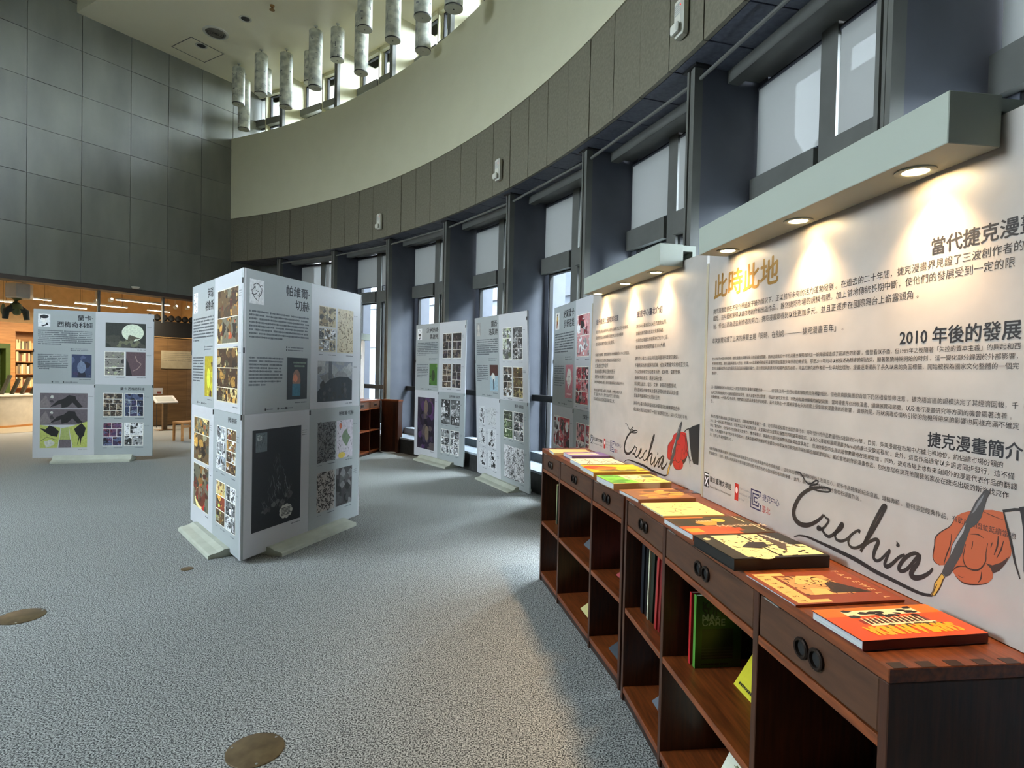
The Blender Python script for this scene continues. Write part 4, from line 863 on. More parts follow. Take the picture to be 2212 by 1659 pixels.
for t_, x_, z_, w_ in (('當代捷克漫畫', 1.381, 1.947, .276), ('2010 年後的發展', 1.286, 1.718, .339), ('捷克漫畫簡介', 1.391, 1.450, .248)):
    a = Art(); a.text(t_, x_, z_, INK, w=w_, bold=.020); build('heading_lettering', a.mb(BO, BU, BV, BN), M_INK, brd)
a = Art(); drawing(a, lambda p: onb(p, NEAR), (.66, .33, .20)); f = lambda p: onb(ZH(*p), NEAR)
a.line([f((1255, 465)), f((1400, 445)), (1.668, f((1500, 425))[1])], .006, (.13, .12, .12)); a.poly([f((1450, 420)), f((1504, 410)), (1.745, 1.262), (1.745, 1.05), (1.69, 1.04), f((1504, 1180)), f((1500, 700)), f((1475, 530))], (.12, .12, .13))
build('hand_drawing', a.mb(BO, BU, BV, BN), M_INK, brd)
a = Art(); x, z = onb((1520, 1064), NEAR); logos(a, .118, 1.112, 1.0); build('logos', a.mb(BO, BU, BV, BN), M_INK, brd)
pf, brd = text_panel(FAR, .107, 1.73, 2.175, .29, 1.50, (.381, .875, 1.308), 'smaller text panel with red hand drawing under a lit canopy')
a = Art()
for s, x0, x1, z in TEXT2: a.text(s, x0, z, INK, w=x1 - x0, res=1)
build('body_lettering', a.mb(BO, BU, BV, BN), M_INK, brd)
a = Art(); a.text('提升捷克之國際知名度', .187, 1.985, (.12, .12, .20), w=.433, bold=.018); a.text('捷克中心臺北介紹', .919, 1.978, (.12, .12, .20), w=.348, bold=.018); build('heading_lettering', a.mb(BO, BU, BV, BN), M_INK, brd)
nC = onb(Z2(672, 980), NEAR); nN = onb(ZH(405, 1475), NEAR); fC = onb(ZF(565, 1232), FAR); fN = onb(ZF(832, 1560), FAR)
kx = (fN[0] - fC[0]) / (nN[0] - nC[0]); kz = (fN[1] - fC[1]) / (nN[1] - nC[1])
def fm(p):
    q = onb(p, NEAR); return (fC[0] + (q[0] - nC[0]) * kx, fC[1] + (q[1] - nC[1]) * kz)
a = Art(); drawing(a, fm, (.66, .13, .11), kx, lambda p: onb(ZF(832 + (p[0] - 405) * .142, 1215 + (p[1] - 200) * .2706), FAR))
a.poly([onb(ZF(*p), FAR) for p in [(972, 1262), (1000, 1245), (1043, 1232), (1040, 1300), (1034, 1495), (1002, 1488), (988, 1440), (978, 1350)]], (.10, .10, .11)); a.line([onb(ZF(*p), FAR) for p in [(945, 1282), (958, 1268), (974, 1262)]], .006, (.12, .1, .1)); a.line([onb(ZF(*p), FAR) for p in [(948, 1300), (958, 1400), (985, 1470)]], .005, (.12, .1, .1))
build('hand_drawing', a.mb(BO, BU, BV, BN), M_INK, brd)
a = Art(); logos(a, .125, 1.105, .96); build('logos', a.mb(BO, BU, BV, BN), M_INK, brd)

# third, distant bookcase with its plain panel behind the triangular stand
THIRD = (Vector((-2.84, 9.70, 0)), R_(79.6), 1.60)
bookcase(THIRD, 'distant rosewood bookcase behind the triangular stand')
LW = LAMP_W; LAMP_W = 4
p3, brd = text_panel(THIRD, .10, 1.58, 2.15, .2, 1.55, (.4, .87, 1.35), 'distant white panel with canopy on the far bookcase, seen edge on')
LAMP_W = LW
for k in range(2):
    b = MB(); b.box(1.18, 1.36, .344, .3468, 1.10 + .10 * k, 1.18 + .10 * k); build('notice', b, M_GREYB, p3)
e = empty('end_cabinet', (-2.535, 11.27, 0), (0, 0, math.atan2(-.21, .39)), cat='cabinet', label='plain rosewood cabinet end beside the distant bookcase')
b = MB(); b.bbox(.002, .42, 0, .13, 0, ZT - .03, .003); build('carcass', b, M_WOODV, e); b = MB(); b.bbox(-.002, .43, -.006, .14, ZT - .0295, ZT, .003); build('top', b, M_WOOD, e); b = MB(); b.box(.30, .36, -.003, -.0003, .05, ZT - .05); build('stile', b, M_WOODD, e)
b = MB(); b.tube(smooth_pts([(-2.52, 11.20), (-2.46, 11.09), (-2.37, 11.07), (-2.27, 11.10), (-2.2, 11.06)], 4) and [Vector((x, y, .012)) for x, y in smooth_pts([(-2.52, 11.20), (-2.46, 11.09), (-2.37, 11.07), (-2.27, 11.10), (-2.2, 11.06)], 4)], .010, 6)
build('power_cable', b, M_NYLON, smooth=True, cat='cable', label='white power cable lying on the carpet at the distant bookcase')

# ------------------------------------------------------------------ books lying on the bookcases
ZA_ = lambda x, y: (1165 + x / 6.9125, 955 + y / 6.9125); ZB_ = lambda x, y: (1370 + x / 4.809, 1060 + y / 4.809); ZC_ = lambda x, y: (1600 + x / 3.95, 1200 + y / 3.95)
def bookbody(e, w, d, th, cov, spine='x', name='book'):
    c = .0022 if th > .009 else .0009
    b = MB(); b.box(.002, w - c - .0008, .003, d - .003, c, th - c); build('pages', b, M_PAGES if th < .034 else cov, e)
    b = MB(); b.bbox(0, w, 0, d, th - c, th, c * .3); f = build('front_cover', b, cov, e)
    b = MB(); b.bbox(0, w, 0, d, 0, c, c * .3); build('back_cover', b, cov, e)
    b = MB(); b.box(w - c, w, 0, d, c, th - c); build('spine', b, cov, e)
    return f
def flatbook(fl, nl, nr, th, u, cov, art, label, seed):
    r = random.Random(seed); A, B, Cc = [loc(atz(p, ZT + th), u) for p in (fl, nl, nr)]
    e1 = Vector((B.x - A.x, B.y - A.y, 0)); w = e1.length; e1.normalize(); e2 = Vector((-e1.y, e1.x, 0)); d = abs((Cc - B).dot(e2)); d = min(d, .343 - max(A.y, B.y))
    o, yaw, _ = u; M = Matrix.Translation(o) @ Matrix.Rotation(yaw, 4, 'Z')
    P = M @ Vector((A.x, A.y, ZT + .0008))
    e = empty('comic_book', P, (0, 0, yaw + math.atan2(e1.y, e1.x)), cat='book', group='comic books laid out on the bookcases', label=label)
    f = bookbody(e, w, d, th, cov)
    a = Art(1e-5, .0004); art(a, r, d, w); build('cover_print', a.mb((w, 0, th), (0, 1, 0), (-1, 0, 0), (0, 0, 1)), M_COVER, f)
    return e
cv = lambda n, c: mat('cover_' + n, c, rough=.4)
def art_cream(a, r, d, w): a.rect(0, 0, d, w, (.93, .84, .58)); [a.line([(r.uniform(0, d), r.uniform(0, w)), (r.uniform(0, d), r.uniform(0, w))], .003, (.80, .64, .36)) for _ in range(5)]
def art_purple(a, r, d, w):
    a.rect(0, 0, d, w, (.45, .38, .64)); a.blob(r, d * .32, w * .5, w * .38, (.82, .62, .76), (0, 0, d, w), 10, 2); a.blob(r, d * .3, w * .5, w * .24, (.92, .83, .66), (0, 0, d, w), 10, 2.4)
    for k in range(3): a.poly([(d * (.68 + .05 * k), w * .2), (d * (.71 + .05 * k), w * .2), (d * (.66 + .05 * k), w * .85), (d * (.63 + .05 * k), w * .85)], (.95, .93, .85))
def art_manga(a, r, d, w):
    a.rect(0, 0, d, w, (.93, .92, .84)); sketch(a, r, .01, .01, d - .01, w - .01, 46, None, (.30, .29, .27), .005); [a.rect(x, w * .1, x + .004, w * .9, (.35, .34, .32)) for x in (d * .3, d * .52, d * .74)]
    a.rect(d * .55, w * .05, d * .9, w * .10, (.30, .42, .40))
def art_flame(a, r, d, w):
    a.rect(0, 0, d, w, (.93, .78, .16)); a.blob(r, d * .18, w * .62, w * .30, (.84, .28, .10), (0, 0, d, w), 11, 1.6); a.blob(r, d * .32, w * .5, w * .2, (.9, .5, .12), (0, 0, d, w), 11, 2); [a.blob(r, d * r.uniform(.2, .95), w * r.uniform(.05, .35), w * .09, (.45, .40, .14), (0, 0, d, w), 9, 2) for _ in range(8)]; a.rect(d * .05, w * .02, d * .95, w * .05, (.96, .86, .35)); a.ell(d * .75, w * .78, d * .2, w * .12, (.97, .86, .2))
def art_green(a, r, d, w):
    a.rect(0, 0, d, w, (.92, .86, .50)); a.poly([(0, w * .05), (0, w), (d * .36, w), (d * .42, w * .5), (d * .48, w * .05)], (.52, .82, .26)); [a.blob(r, d * r.uniform(.05, .4), w * r.uniform(.1, .9), w * .1, (.36, .62, .18), (0, 0, d * .45, w), 9, 2) for _ in range(7)]
    sketch(a, r, d * .38, w * .4, d * .72, w * .95, 26, (.95, .92, .74), (.25, .22, .18), .004); a.rect(d * .74, w * .6, d * .95, w * .85, (.42, .42, .26)); [a.line([(d * r.uniform(.5, .95), w * .1), (d * r.uniform(.5, .95), w * .4)], .003, (.55, .40, .22)) for _ in range(8)]
def art_brown(a, r, d, w):
    a.rect(0, 0, d, w, (.60, .40, .26)); [a.blob(r, d * r.uniform(.3, .9), w * r.uniform(.15, .8), w * r.uniform(.05, .14), r.choice(P_((.86, .64, .30), (.93, .75, .42), (.45, .30, .2), (.75, .52, .28))), (0, 0, d, w), 9, 2) for _ in range(26)]; a.rect(0, w * .93, d, w, (.78, .52, .30))
def art_lines(a, r, d, w):
    a.rect(0, 0, d, w, (.95, .88, .60)); sketch(a, r, .02, .02, d - .02, w - .02, 30, None, (.62, .45, .25), .0035)
def art_portrait(a, r, d, w):
    a.rect(0, 0, d, w, (.26, .22, .13)); a.rect(0, 0, d * .62, w * .45, (.72, .33, .15)); a.rect(0, w * .93, d * .5, w, (.80, .45, .2)); a.rect(d * .05, w * .5, d * .26, w * .88, (.20, .20, .14)); a.blob(r, d * .42, w * .62, w * .14, (.86, .58, .24), None, 10, 1.8); a.rect(d * .03, w * .12, d * .2, w * .33, (.90, .62, .22)); a.ell(d * .62, w * .76, d * .085, w * .10, (.88, .70, .28), 14)
    [a.line([(d * r.uniform(.3, .7), w * r.uniform(.1, .3)), (d * r.uniform(.3, .75), w * r.uniform(.1, .35))], .006, (.84, .30, .16)) for _ in range(14)]
    a.text('Milada', d * .33, w * .74, (.93, .86, .72), h=.026); a.text('Horáková', d * .48, w * .44, (.86, .74, .62), h=.05); a.rect(d * .9, w * .6, d * .915, w * .98, (.9, .86, .7)); a.rect(d * .93, w * .1, d * .945, w * .5, (.9, .86, .7))
def art_black(a, r, d, w):
    a.rect(0, 0, d, w, (.12, .10, .07)); cr = (.92, .86, .62)
    for u0, v0, u1, v1 in ((.17, .06, .50, .95), (.52, .06, .98, .46), (.52, .50, .80, .95)): a.rect(d * u0, w * v0, d * u1, w * v1, cr); sketch(a, r, d * u0, w * v0, d * u1, w * v1, 26, None, (.18, .15, .10), .007)
    a.poly([(d * .28, w * .42), (d * .45, w * .62), (d * .62, w * .6), (d * .58, w * .42), (d * .44, w * .35)], (.16, .13, .10)); a.ell(d * .33, w * .17, d * .14, w * .22, cr, 20); sketch(a, r, d * .22, w * .02, d * .44, w * .34, 16, None, (.3, .25, .15), .003)
    a.poly([(d * .66, w * .2), (d * .84, w * .55), (d * .80, w * .95), (d * .70, w * .9)], (.30, .24, .2)); [a.line([(d * (.74 + .01 * k), w * (.9 - .07 * k)), (d * (.79 + .01 * k), w * (.86 - .07 * k))], .007, (.93, .90, .82)) for k in range(9)]; a.rect(0, 0, d * .15, w, (.16, .14, .08)); a.blob(r, d * .07, w * .8, w * .06, (.85, .8, .6))
def art_farewell(a, r, d, w):
    a.rect(0, 0, d, w, (.52, .235, .13)); tan = (.90, .70, .42); a.rect(d * .05, w * .04, d * .20, w * .97, tan); a.rect(d * .2, w * .88, d * .34, w * .97, tan); a.rect(d * .2, w * .04, d * .36, w * .12, tan)
    a.rect(d * .24, w * .25, d * .70, w * .85, (.80, .58, .36)); a.poly([(d * .62, w * .74), (d * .86, w * .26), (d * .50, w * .28)], (.18, .13, .09)); a.poly([(d * .3, w * .6), (d * .44, w * .86), (d * .58, w * .84), (d * .66, w * .62), (d * .52, w * .56)], tan); sketch(a, r, d * .22, w * .22, d * .7, w * .85, 44, None, (.28, .16, .08), .004); a.poly([(d * .36, w * .44), (d * .5, w * .4), (d * .48, w * .24), (d * .3, w * .24)], tan)
    for k, t in enumerate('FAREWELL'): a.text(t, d * .895, w * (.955 - .125 * k), (.90, .72, .52), h=.028, align='c', rot=-PI / 2)
    for k, t in enumerate('JETRIST'): a.text(t, d * .115, w * (.90 - .135 * k), (.50, .30, .16), h=.024, align='c', rot=-PI / 2)
def art_orange(a, r, d, w):
    a.rect(0, 0, d, w, (.86, .31, .12)); a.rect(0, w * .72, d, w, (.90, .44, .12)); cr = (.93, .88, .70)
    a.rect(d * .22, w * .45, d * .78, w * .60, (.55, .15, .10)); a.rect(d * .20, w * .72, d * .82, w * .90, cr); a.rect(d * .26, w * .40, d * .80, w * .46, cr)
    for k in range(12): x = d * (.26 + .042 * k); a.rect(x, w * .46, x + d * .012, w * .66, cr); a.rect(x + d * .014, w * .46, x + d * .03, w * .62, (.14, .22, .14) if k % 2 else (.16, .10, .08))
    [a.blob(r, d * r.uniform(.22, .8), w * r.uniform(.66, .94), w * .05, (.14, .10, .08), None, 8, 2) for _ in range(15)]; [a.blob(r, d * r.uniform(.26, .8), w * r.uniform(.32, .40), w * .04, (.35, .28, .16), None, 8, 2) for _ in range(16)]
    a.text('SARMILA IN INDIA', d * .88, w * .24, (.97, .70, .16), w=d * .72, h=.060, bold=.035, rot=PI)
BK = [
 (ZA_(145, 110), ZA_(215, 160), ZA_(750, 145), .018, FAR, cv('cream', (.86, .78, .58)), art_cream, 'cream covered comic book at the far end of the middle bookcase'),
 (ZA_(355, 152), ZA_(490, 215), ZA_(1065, 212), .025, FAR, cv('purple', (.42, .36, .56)), art_purple, 'comic book with purple cover and white stripes on the middle bookcase'),
 (ZA_(455, 250), ZA_(620, 335), ZA_(1265, 322), .024, FAR, cv('white', (.82, .81, .76)), art_manga, 'comic book with white inked cover between the purple and yellow books'),
 (ZA_(605, 345), ZA_(810, 455), ZA_(1680, 455), .028, FAR, cv('yellow', (.72, .56, .26)), art_flame, 'thick comic book with yellow and red flame cover'),
 (ZA_(848, 500), ZA_(1110, 625), ZA_(2025, 622), .032, FAR, cv('tan', (.56, .42, .27)), art_green, 'thick comic book with bright green and cream cover'),
 (ZA_(1190, 715), ZA_(1480, 860), ZB_(650, 80), .017, FAR, cv('brown', (.50, .34, .24)), art_brown, 'comic book with brown and orange painted cover beside the green one'),
 (ZB_(70, 130), ZB_(300, 265), ZB_(925, 245), .006, NEAR, cv('ivory', (.84, .78, .58)), art_lines, 'thin ivory comic book with brown line drawing cover'),
 (ZB_(305, 285), ZB_(610, 460), ZB_(1465, 435), .022, NEAR, cv('olive', (.50, .28, .16)), art_portrait, 'dark olive and orange hardback with pale lettering on its cover'),
 (ZB_(610, 465), ZB_(1040, 715), ZB_(2085, 700), .036, NEAR, cv('black', (.085, .08, .075)), art_black, 'thick black boxed comic with cream inked panels on the near bookcase'),
 (ZC_(40, 160), ZC_(470, 425), ZC_(1400, 378), .006, NEAR, cv('rust', (.48, .22, .13)), art_farewell, 'thin rust brown comic book with tan corner band on the near bookcase'),
 (ZC_(605, 470), ZC_(1045, 735), ZC_(2080, 650), .022, NEAR, cv('maroon', (.36, .10, .08)), art_orange, 'bright orange hardback nearest the camera on the bookcase'),
]
for i, bk in enumerate(BK): flatbook(*bk, 100 + i)
# ------------------------------------------------------------------ books standing in the bookcases
def unitM(u): return Matrix.Translation(u[0]) @ Matrix.Rotation(u[1], 4, 'Z')
def standbook(u, x, y, z, th, h, d, cov, label, tilt=0.0, art=None, group=None):
    """upright book: spine to the front, cover towards +x"""
    e = empty('standing_book', cat='book', label=label, **({'group': group} if group else {})); e.matrix_world = unitM(u) @ Matrix.Translation((x, y, z + .0008)) @ Matrix.Rotation(tilt, 4, 'Y')
    c = .0016
    b = MB(); b.box(c, th - c, c, d - .003, .003, h - .003); build('pages', b, M_PAGES, e)
    b = MB(); b.box(0, c, 0, d, 0, h); build('back_cover', b, cov, e); b = MB(); b.box(c, th - c, 0, c, 0, h); build('spine', b, cov, e)
    b = MB(); b.box(th - c, th, 0, d, 0, h); f = build('front_cover', b, cov, e)
    if art: a = Art(1e-5, .0003); art(a, random.Random(7), d, h); build('cover_print', a.mb((th, 0, 0), (0, 1, 0), (0, 0, 1), (1, 0, 0)), M_COVER, f)
    return e
def leanbook(u, x0, y0, z, w, h, th, cov, label, art=None):
    """book shown face out, leaning back on the bookcase's back panel"""
    ang = math.asin(min(.95, (DEP - .022 - y0 - th) / h)); e = empty('leaning_book', cat='book', label=label, group='books leaning in the bookcases')
    e.matrix_world = unitM(u) @ Matrix.Translation((x0, y0, z + .0012)) @ Matrix.Rotation(-ang, 4, 'X')
    b = MB(); b.box(.002, w - .002, .001, th - .001, .002, h - .002); build('pages', b, M_PAGES, e)
    b = MB(); b.box(0, w, 0, .001, 0, h); f = build('front_cover', b, cov, e); b = MB(); b.box(0, w, th - .001, th, 0, h); build('back_cover', b, cov, e)
    if art: a = Art(1e-5, .0003); art(a, random.Random(9), w, h); build('cover_print', a.mb((0, 0, 0), (1, 0, 0), (0, 0, 1), (0, -1, 0)), M_COVER, f)
    return e
def art_na(a, r, d, h):
    a.rect(0, 0, d, h, (.16, .30, .10)); a.rect(d * .14, h * .12, d * .82, h * .54, (.09, .16, .07)); [a.rect(d * .14, h * (.14 + .04 * k), d * .82, h * (.155 + .04 * k), (.20, .24, .17)) for k in range(4)]
    a.text('KRÁLI', d * .14, h * .86, (.05, .09, .03), h=.045, bold=.03); a.text('ŠUMAVY', d * .14, h * .78, (.05, .09, .03), h=.045, bold=.03); a.text('NA', d * .14, h * .70, (.62, .68, .56), h=.038, bold=.02); a.text('ČÁŘE', d * .14, h * .63, (.62, .68, .56), h=.038, bold=.02); a.greek(r, d * .14, d * .7, h * .05, .008, (.05, .08, .04))
def art_dark(a, r, d, h): a.rect(0, 0, d, h, (.05, .05, .05)); sketch(a, r, d * .3, h * .05, d, h * .45, 18, None, (.24, .23, .22), .003)
def art_yel(a, r, d, h):
    a.rect(0, 0, d, h, (.80, .76, .20)); a.poly([(d * .2, h * .35), (d, h * .3), (d, h), (d * .45, h)], (.24, .30, .24)); sketch(a, r, d * .25, h * .2, d * .95, h * .6, 26, None, (.2, .22, .12), .006); a.greek(r, d * .1, d * .7, h * .07, .012, (.15, .15, .1))
def art_pale(c, ink=(.2, .2, .2)): return lambda a, r, d, h: (a.rect(0, 0, d, h, c), sketch(a, r, .01, .01, d - .01, h - .01, 30, None, ink, .005))
SH = .460; LO = .070
NW = NEAR[2]; n1 = .2944 * NW; n2 = NW - n1; FW = FAR[2]; f1 = .2944 * FW; f2 = FW - f1
hz = lambda x, y: (1380 + x / 4.74, 1170 + y / 4.74)
g = loc(atz(hz(570, 1300), SH), NEAR)
standbook(NEAR, g.x - .020, g.y, SH, .020, .285, .19, cv('green', (.30, .52, .20)), 'green book with dark landscape cover standing in the near bookcase', art=art_na)
rd = loc(atz(hz(530, 1270), SH), NEAR)
standbook(NEAR, g.x - .048, rd.y, SH, .016, .285, .17, cv('red', (.66, .14, .15)), 'red book standing beside the green one in the near bookcase')
standbook(NEAR, g.x - .078, g.y + .01, SH, .022, .27, .26, cv('inkblack', (.05, .05, .05)), 'black book behind the red and green ones in the near bookcase', art=art_dark)
leanbook(NEAR, .737, .19, SH, .21, .29, .014, cv('lemon', (.80, .76, .22)), 'yellow book leaning in the upper cell of the near bookcase', art_yel)
leanbook(NEAR, .64, .20, LO, .24, .33, .012, cv('ornate', (.80, .80, .70)), 'cream ornate book leaning in the lower middle cell of the near bookcase', art_pale((.86, .86, .78), (.35, .33, .18)))
leanbook(NEAR, 1.29, .19, LO, .26, .37, .012, cv('bw', (.45, .48, .50)), 'black and white comic leaning in the last lower cell of the near bookcase', lambda a, r, d, h: comic(a, r, 0, 0, d, h, [(1, 2), (1, 3), (1, 2)], MONO, (.1, .1, .1), .006, 7))
leanbook(NEAR, .16, .10, LO, .22, .30, .010, cv('silver', (.42, .44, .46)), 'grey book leaning in the lower left cell of the near bookcase', art_pale((.40, .42, .45), (.7, .7, .7)))
leanbook(FAR, .16, .12, LO, .2, .28, .008, cv('palegrey', (.70, .70, .68)), 'pale book leaning in the lower far cell of the middle bookcase', None)
leanbook(FAR, .66, .124, SH, .24, .30, .010, cv('slate', (.55, .57, .58)), 'slate and white book leaning in the upper middle cell of the middle bookcase', lambda a, r, d, h: (a.rect(0, 0, d, h * .5, (.36, .38, .40)), a.rect(0, h * .5, d, h, (.86, .86, .74))))
leanbook(FAR, .752, .08, LO, .24, .32, .010, cv('straw', (.74, .70, .44)), 'straw yellow book leaning in the lower middle cell of the middle bookcase', art_pale((.80, .76, .52), (.45, .40, .2)))
leanbook(FAR, 1.244, .117, SH, .22, .28, .010, cv('rose', (.60, .25, .25)), 'red and white book leaning in the upper near cell of the middle bookcase', art_pale((.66, .30, .30), (.9, .85, .82)))
leanbook(FAR, 1.30, .06, LO, .24, .34, .010, cv('graphite', (.25, .27, .29)), 'graphite book leaning in the lower near cell of the middle bookcase', lambda a, r, d, h: (a.rect(0, 0, d, h, (.27, .29, .31)), a.rect(d * .6, h * .06, d * .8, h * .12, (.85, .85, .82))))
xx = .068
for i, (th, h, c, tl, nm) in enumerate(((.034, .33, (.10, .11, .13), .02, 'charcoal'), (.026, .33, (.07, .07, .08), .03, 'black'), (.010, .22, (.60, .18, .20), .04, 'crimson'), (.014, .34, (.70, .70, .60), .045, 'ivory'), (.036, .33, (.10, .13, .09), .055, 'dark green'), (.030, .30, (.12, .12, .10), .06, 'ink black'), (.022, .35, (.62, .18, .18), .07, 'red'), (.022, .34, (.45, .10, .11), .075, 'dark red'))):
    standbook(NEAR, xx, .065 + .006 * (i % 3), SH, th, h, .19, cv('row%d' % i, c), 'slim %s spined book in the row of eight in the near bookcase' % nm, tl, group='row of eight upright books'); xx += th + .0055
b = MB(); b.box(0, .05, 0, .16, .20, .225); b.box(0, .004, 0, .16, 0, .20)
o = build('bookend', b, M_BLACK, cat='bookend', label='black metal bookend in front of the upright row in the near bookcase'); o.matrix_world = unitM(NEAR) @ Matrix.Translation((.335, .075, SH + .0008))
xx = .115
for i, (th, h, c, nm) in enumerate(((.008, .30, (.85, .85, .60), 'pale yellow'), (.010, .29, (.10, .10, .11), 'black'), (.010, .27, (.16, .22, .16), 'bottle green'))):
    standbook(FAR, xx, .09, SH, th, h, .18, cv('thin%d' % i, c), 'slim %s spined book at the far end cell of the middle bookcase' % nm, .015); xx += th + .002

# ================================================================== SMALL FITTINGS
for px, rad, lb in (((551, 1621), .115, 'round brass floor plate nearest the camera'), ((46, 1332), .125, 'round brass floor plate at the left edge of the carpet'), ((404, 1229), .045, 'small brass floor plate in front of the triangular stand')):
    p = atz(px, 0); e = empty('floor_plate', p, (0, 0, .4), cat='floor plate', group='brass floor plates', label=lb)
    b = MB(); b.lathe([(rad, 0), (rad, .003), (rad - .004, .005), (.001, .0052)], 36); build('disc', b, M_BRASS, e, smooth=True)
    if rad > .06:
        for k in range(3):
            t = .6 + k * 2.09; b = MB(); b.lathe([(.006, .0046), (.005, .0066), (.001, .007)], 10, Mx((math.cos(t) * (rad - .016), math.sin(t) * (rad - .016), 0))); build('screw', b, M_STEEL, e, smooth=True)
# emergency lights on the fascia
for th, lb in ((45.66, 'farthest'), (30.88, 'middle'), (15.89, 'nearest')):
    e = empty('emergency_light', pol(th, RF - .005, 4.51), (0, 0, R_(th)), cat='emergency light', group='emergency lights on the fascia', label='white emergency light on the stone fascia, %s of the three' % lb)
    b = MB(); b.bbox(-.075, 0, -.065, .065, -.17, .13, .02); build('housing', b, M_WHITEP, e, smooth=True)
    b = MB(); b.bbox(-.115, -.0755, -.055, .055, -.155, -.075, .016); build('lamp_head', b, M_WHITEP, e, smooth=True)
    for k in range(6):
        b = MB(); b.box(-.0775, -.0752, -.04, .035, .0 + .016 * k, .006 + .016 * k); build('grille_slat', b, M_GREYB, e)
    b = MB(); b.lathe([(.005, 0), (.004, .003), (.001, .004)], 10, Mx((-.075, -.045, .06), 0, 0, -PI / 2)); build('indicator', b, M_RED, e)
# ceiling fittings
def fit(px): return atz(px, ZC)
e = empty('air_diffuser', fit((466, 70)), cat='air vent', label='round ringed air diffuser in the pale ceiling')
b = MB(); b.lathe([(.25, -.002), (.245, -.018), (.20, -.024), (.195, -.004)], 32, cap=False); build('outer_ring', b, M_WHITEP, e, smooth=True)
for k in range(4):
    r0 = .185 - .042 * k; b = MB(); b.lathe([(r0, -.004), (r0 - .004, -.03), (r0 - .026, -.034), (r0 - .028, -.028)], 28, cap=False); build('louvre_ring', b, mat('diffuser_grey', (.42, .40, .36), rough=.5), e, smooth=True)
b = MB(); b.lathe([(.195, -.003), (.195, -.001)], 28); build('throat', b, M_DARKMET, e)
for px, lb in (((530, 40), 'recessed dark downlight in the ceiling near the sprinkler'), ((435, 98), 'recessed dark downlight inside the ceiling access panel')):
    e = empty('ceiling_downlight', fit(px) - Vector((0, 0, .007)), cat='downlight', group='ceiling downlights', label=lb)
    b = MB(); b.lathe([(.12, 0), (.118, -.008), (.085, -.004), (.083, .0)], 26, cap=False); build('trim_ring', b, M_WHITEP, e, smooth=True)
    b = MB(); b.lathe([(.084, -.002), (.084, .0)], 24); build('reflector', b, M_DARKMET, e)
A1, A2 = fit((388, 97)), fit((455, 130)); ap = (A2 - A1); c = fit((428, 108)); yawp = math.atan2(ap.y, ap.x)
e = empty('access_panel', c, (0, 0, yawp), cat='access panel', label='square access hatch set in the pale ceiling')
b = MB(); b.box(-.36, .36, -.36, .36, -.007, -.001); build('hatch', b, M_CEIL, e)
for (x0, x1, y0, y1) in ((-.38, .38, -.375, -.365), (-.38, .38, .365, .375), (-.375, -.365, -.365, .365), (.365, .375, -.365, .365)):
    b = MB(); b.box(x0, x1, y0, y1, -.009, -.001); build('hatch_frame', b, M_GREYMET, e)
e = empty('sprinkler', fit((588, 12)), cat='sprinkler', label='brass sprinkler head on the pale ceiling')
b = MB(); b.lathe([(.045, 0), (.04, -.02), (.022, -.03), (.022, -.075), (.05, -.08), (.05, -.088), (.01, -.09)], 16); build('head', b, mat('sprinkler_brass', (.55, .42, .25), rough=.4, metal=.6), e, smooth=True)
# hanging paper lanterns over the drum edge
LR = .132
LAN = [  # centre x, top y, bottom y (photo), distance radius from the drum centre, label
 (515.5, 146, 226, 14.57, 'short lantern, first from the stone wall'),
 (527.5, 176, 280, 14.95, 'long low lantern behind the first one at the stone wall'),
 (564, 118.5, 204, 14.43, 'plain grey lantern, third from the stone wall'),
 (574.5, 147, 204, 14.90, 'short lantern half hidden behind the third'),
 (618, 118, 232, 14.70, 'tall lantern with columns, fifth from the stone wall'),
 (670.5, 95.4, 180, 14.95, 'lantern half hidden behind the tall sixth'),
 (681.5, 67, 190, 14.54, 'tall lantern with arches, beside the short plain one'),
 (729, 61, 130, 14.77, 'short plain lantern between two long ones'),
 (781, 24, 158, 14.80, 'long lantern with window drawings, left behind another'),
 (789, -72, 63, 14.42, 'lantern in front of the long window lantern'),
 (850, -60, 87, 14.62, 'long dark patterned lantern right of the centre'),
 (914, -100, 37, 14.45, 'pale lantern near the top edge, upper of two'),
 (915, -30, 110, 14.85, 'pale lantern touching the drum edge, lower of two'),
 (981.5, -130, 18, 14.55, 'rightmost lantern, only its lower end in view'),
]
def cylpt(px, R):
    d = ray(px); f = Vector((0, 0)) - CC.xy; dx = d.xy; aa = dx.dot(dx); bb = 2 * f.dot(dx); c_ = f.dot(f) - R * R
    return Vector((0, 0, EYE)) + d * ((-bb + math.sqrt(bb * bb - 4 * aa * c_)) / (2 * aa))
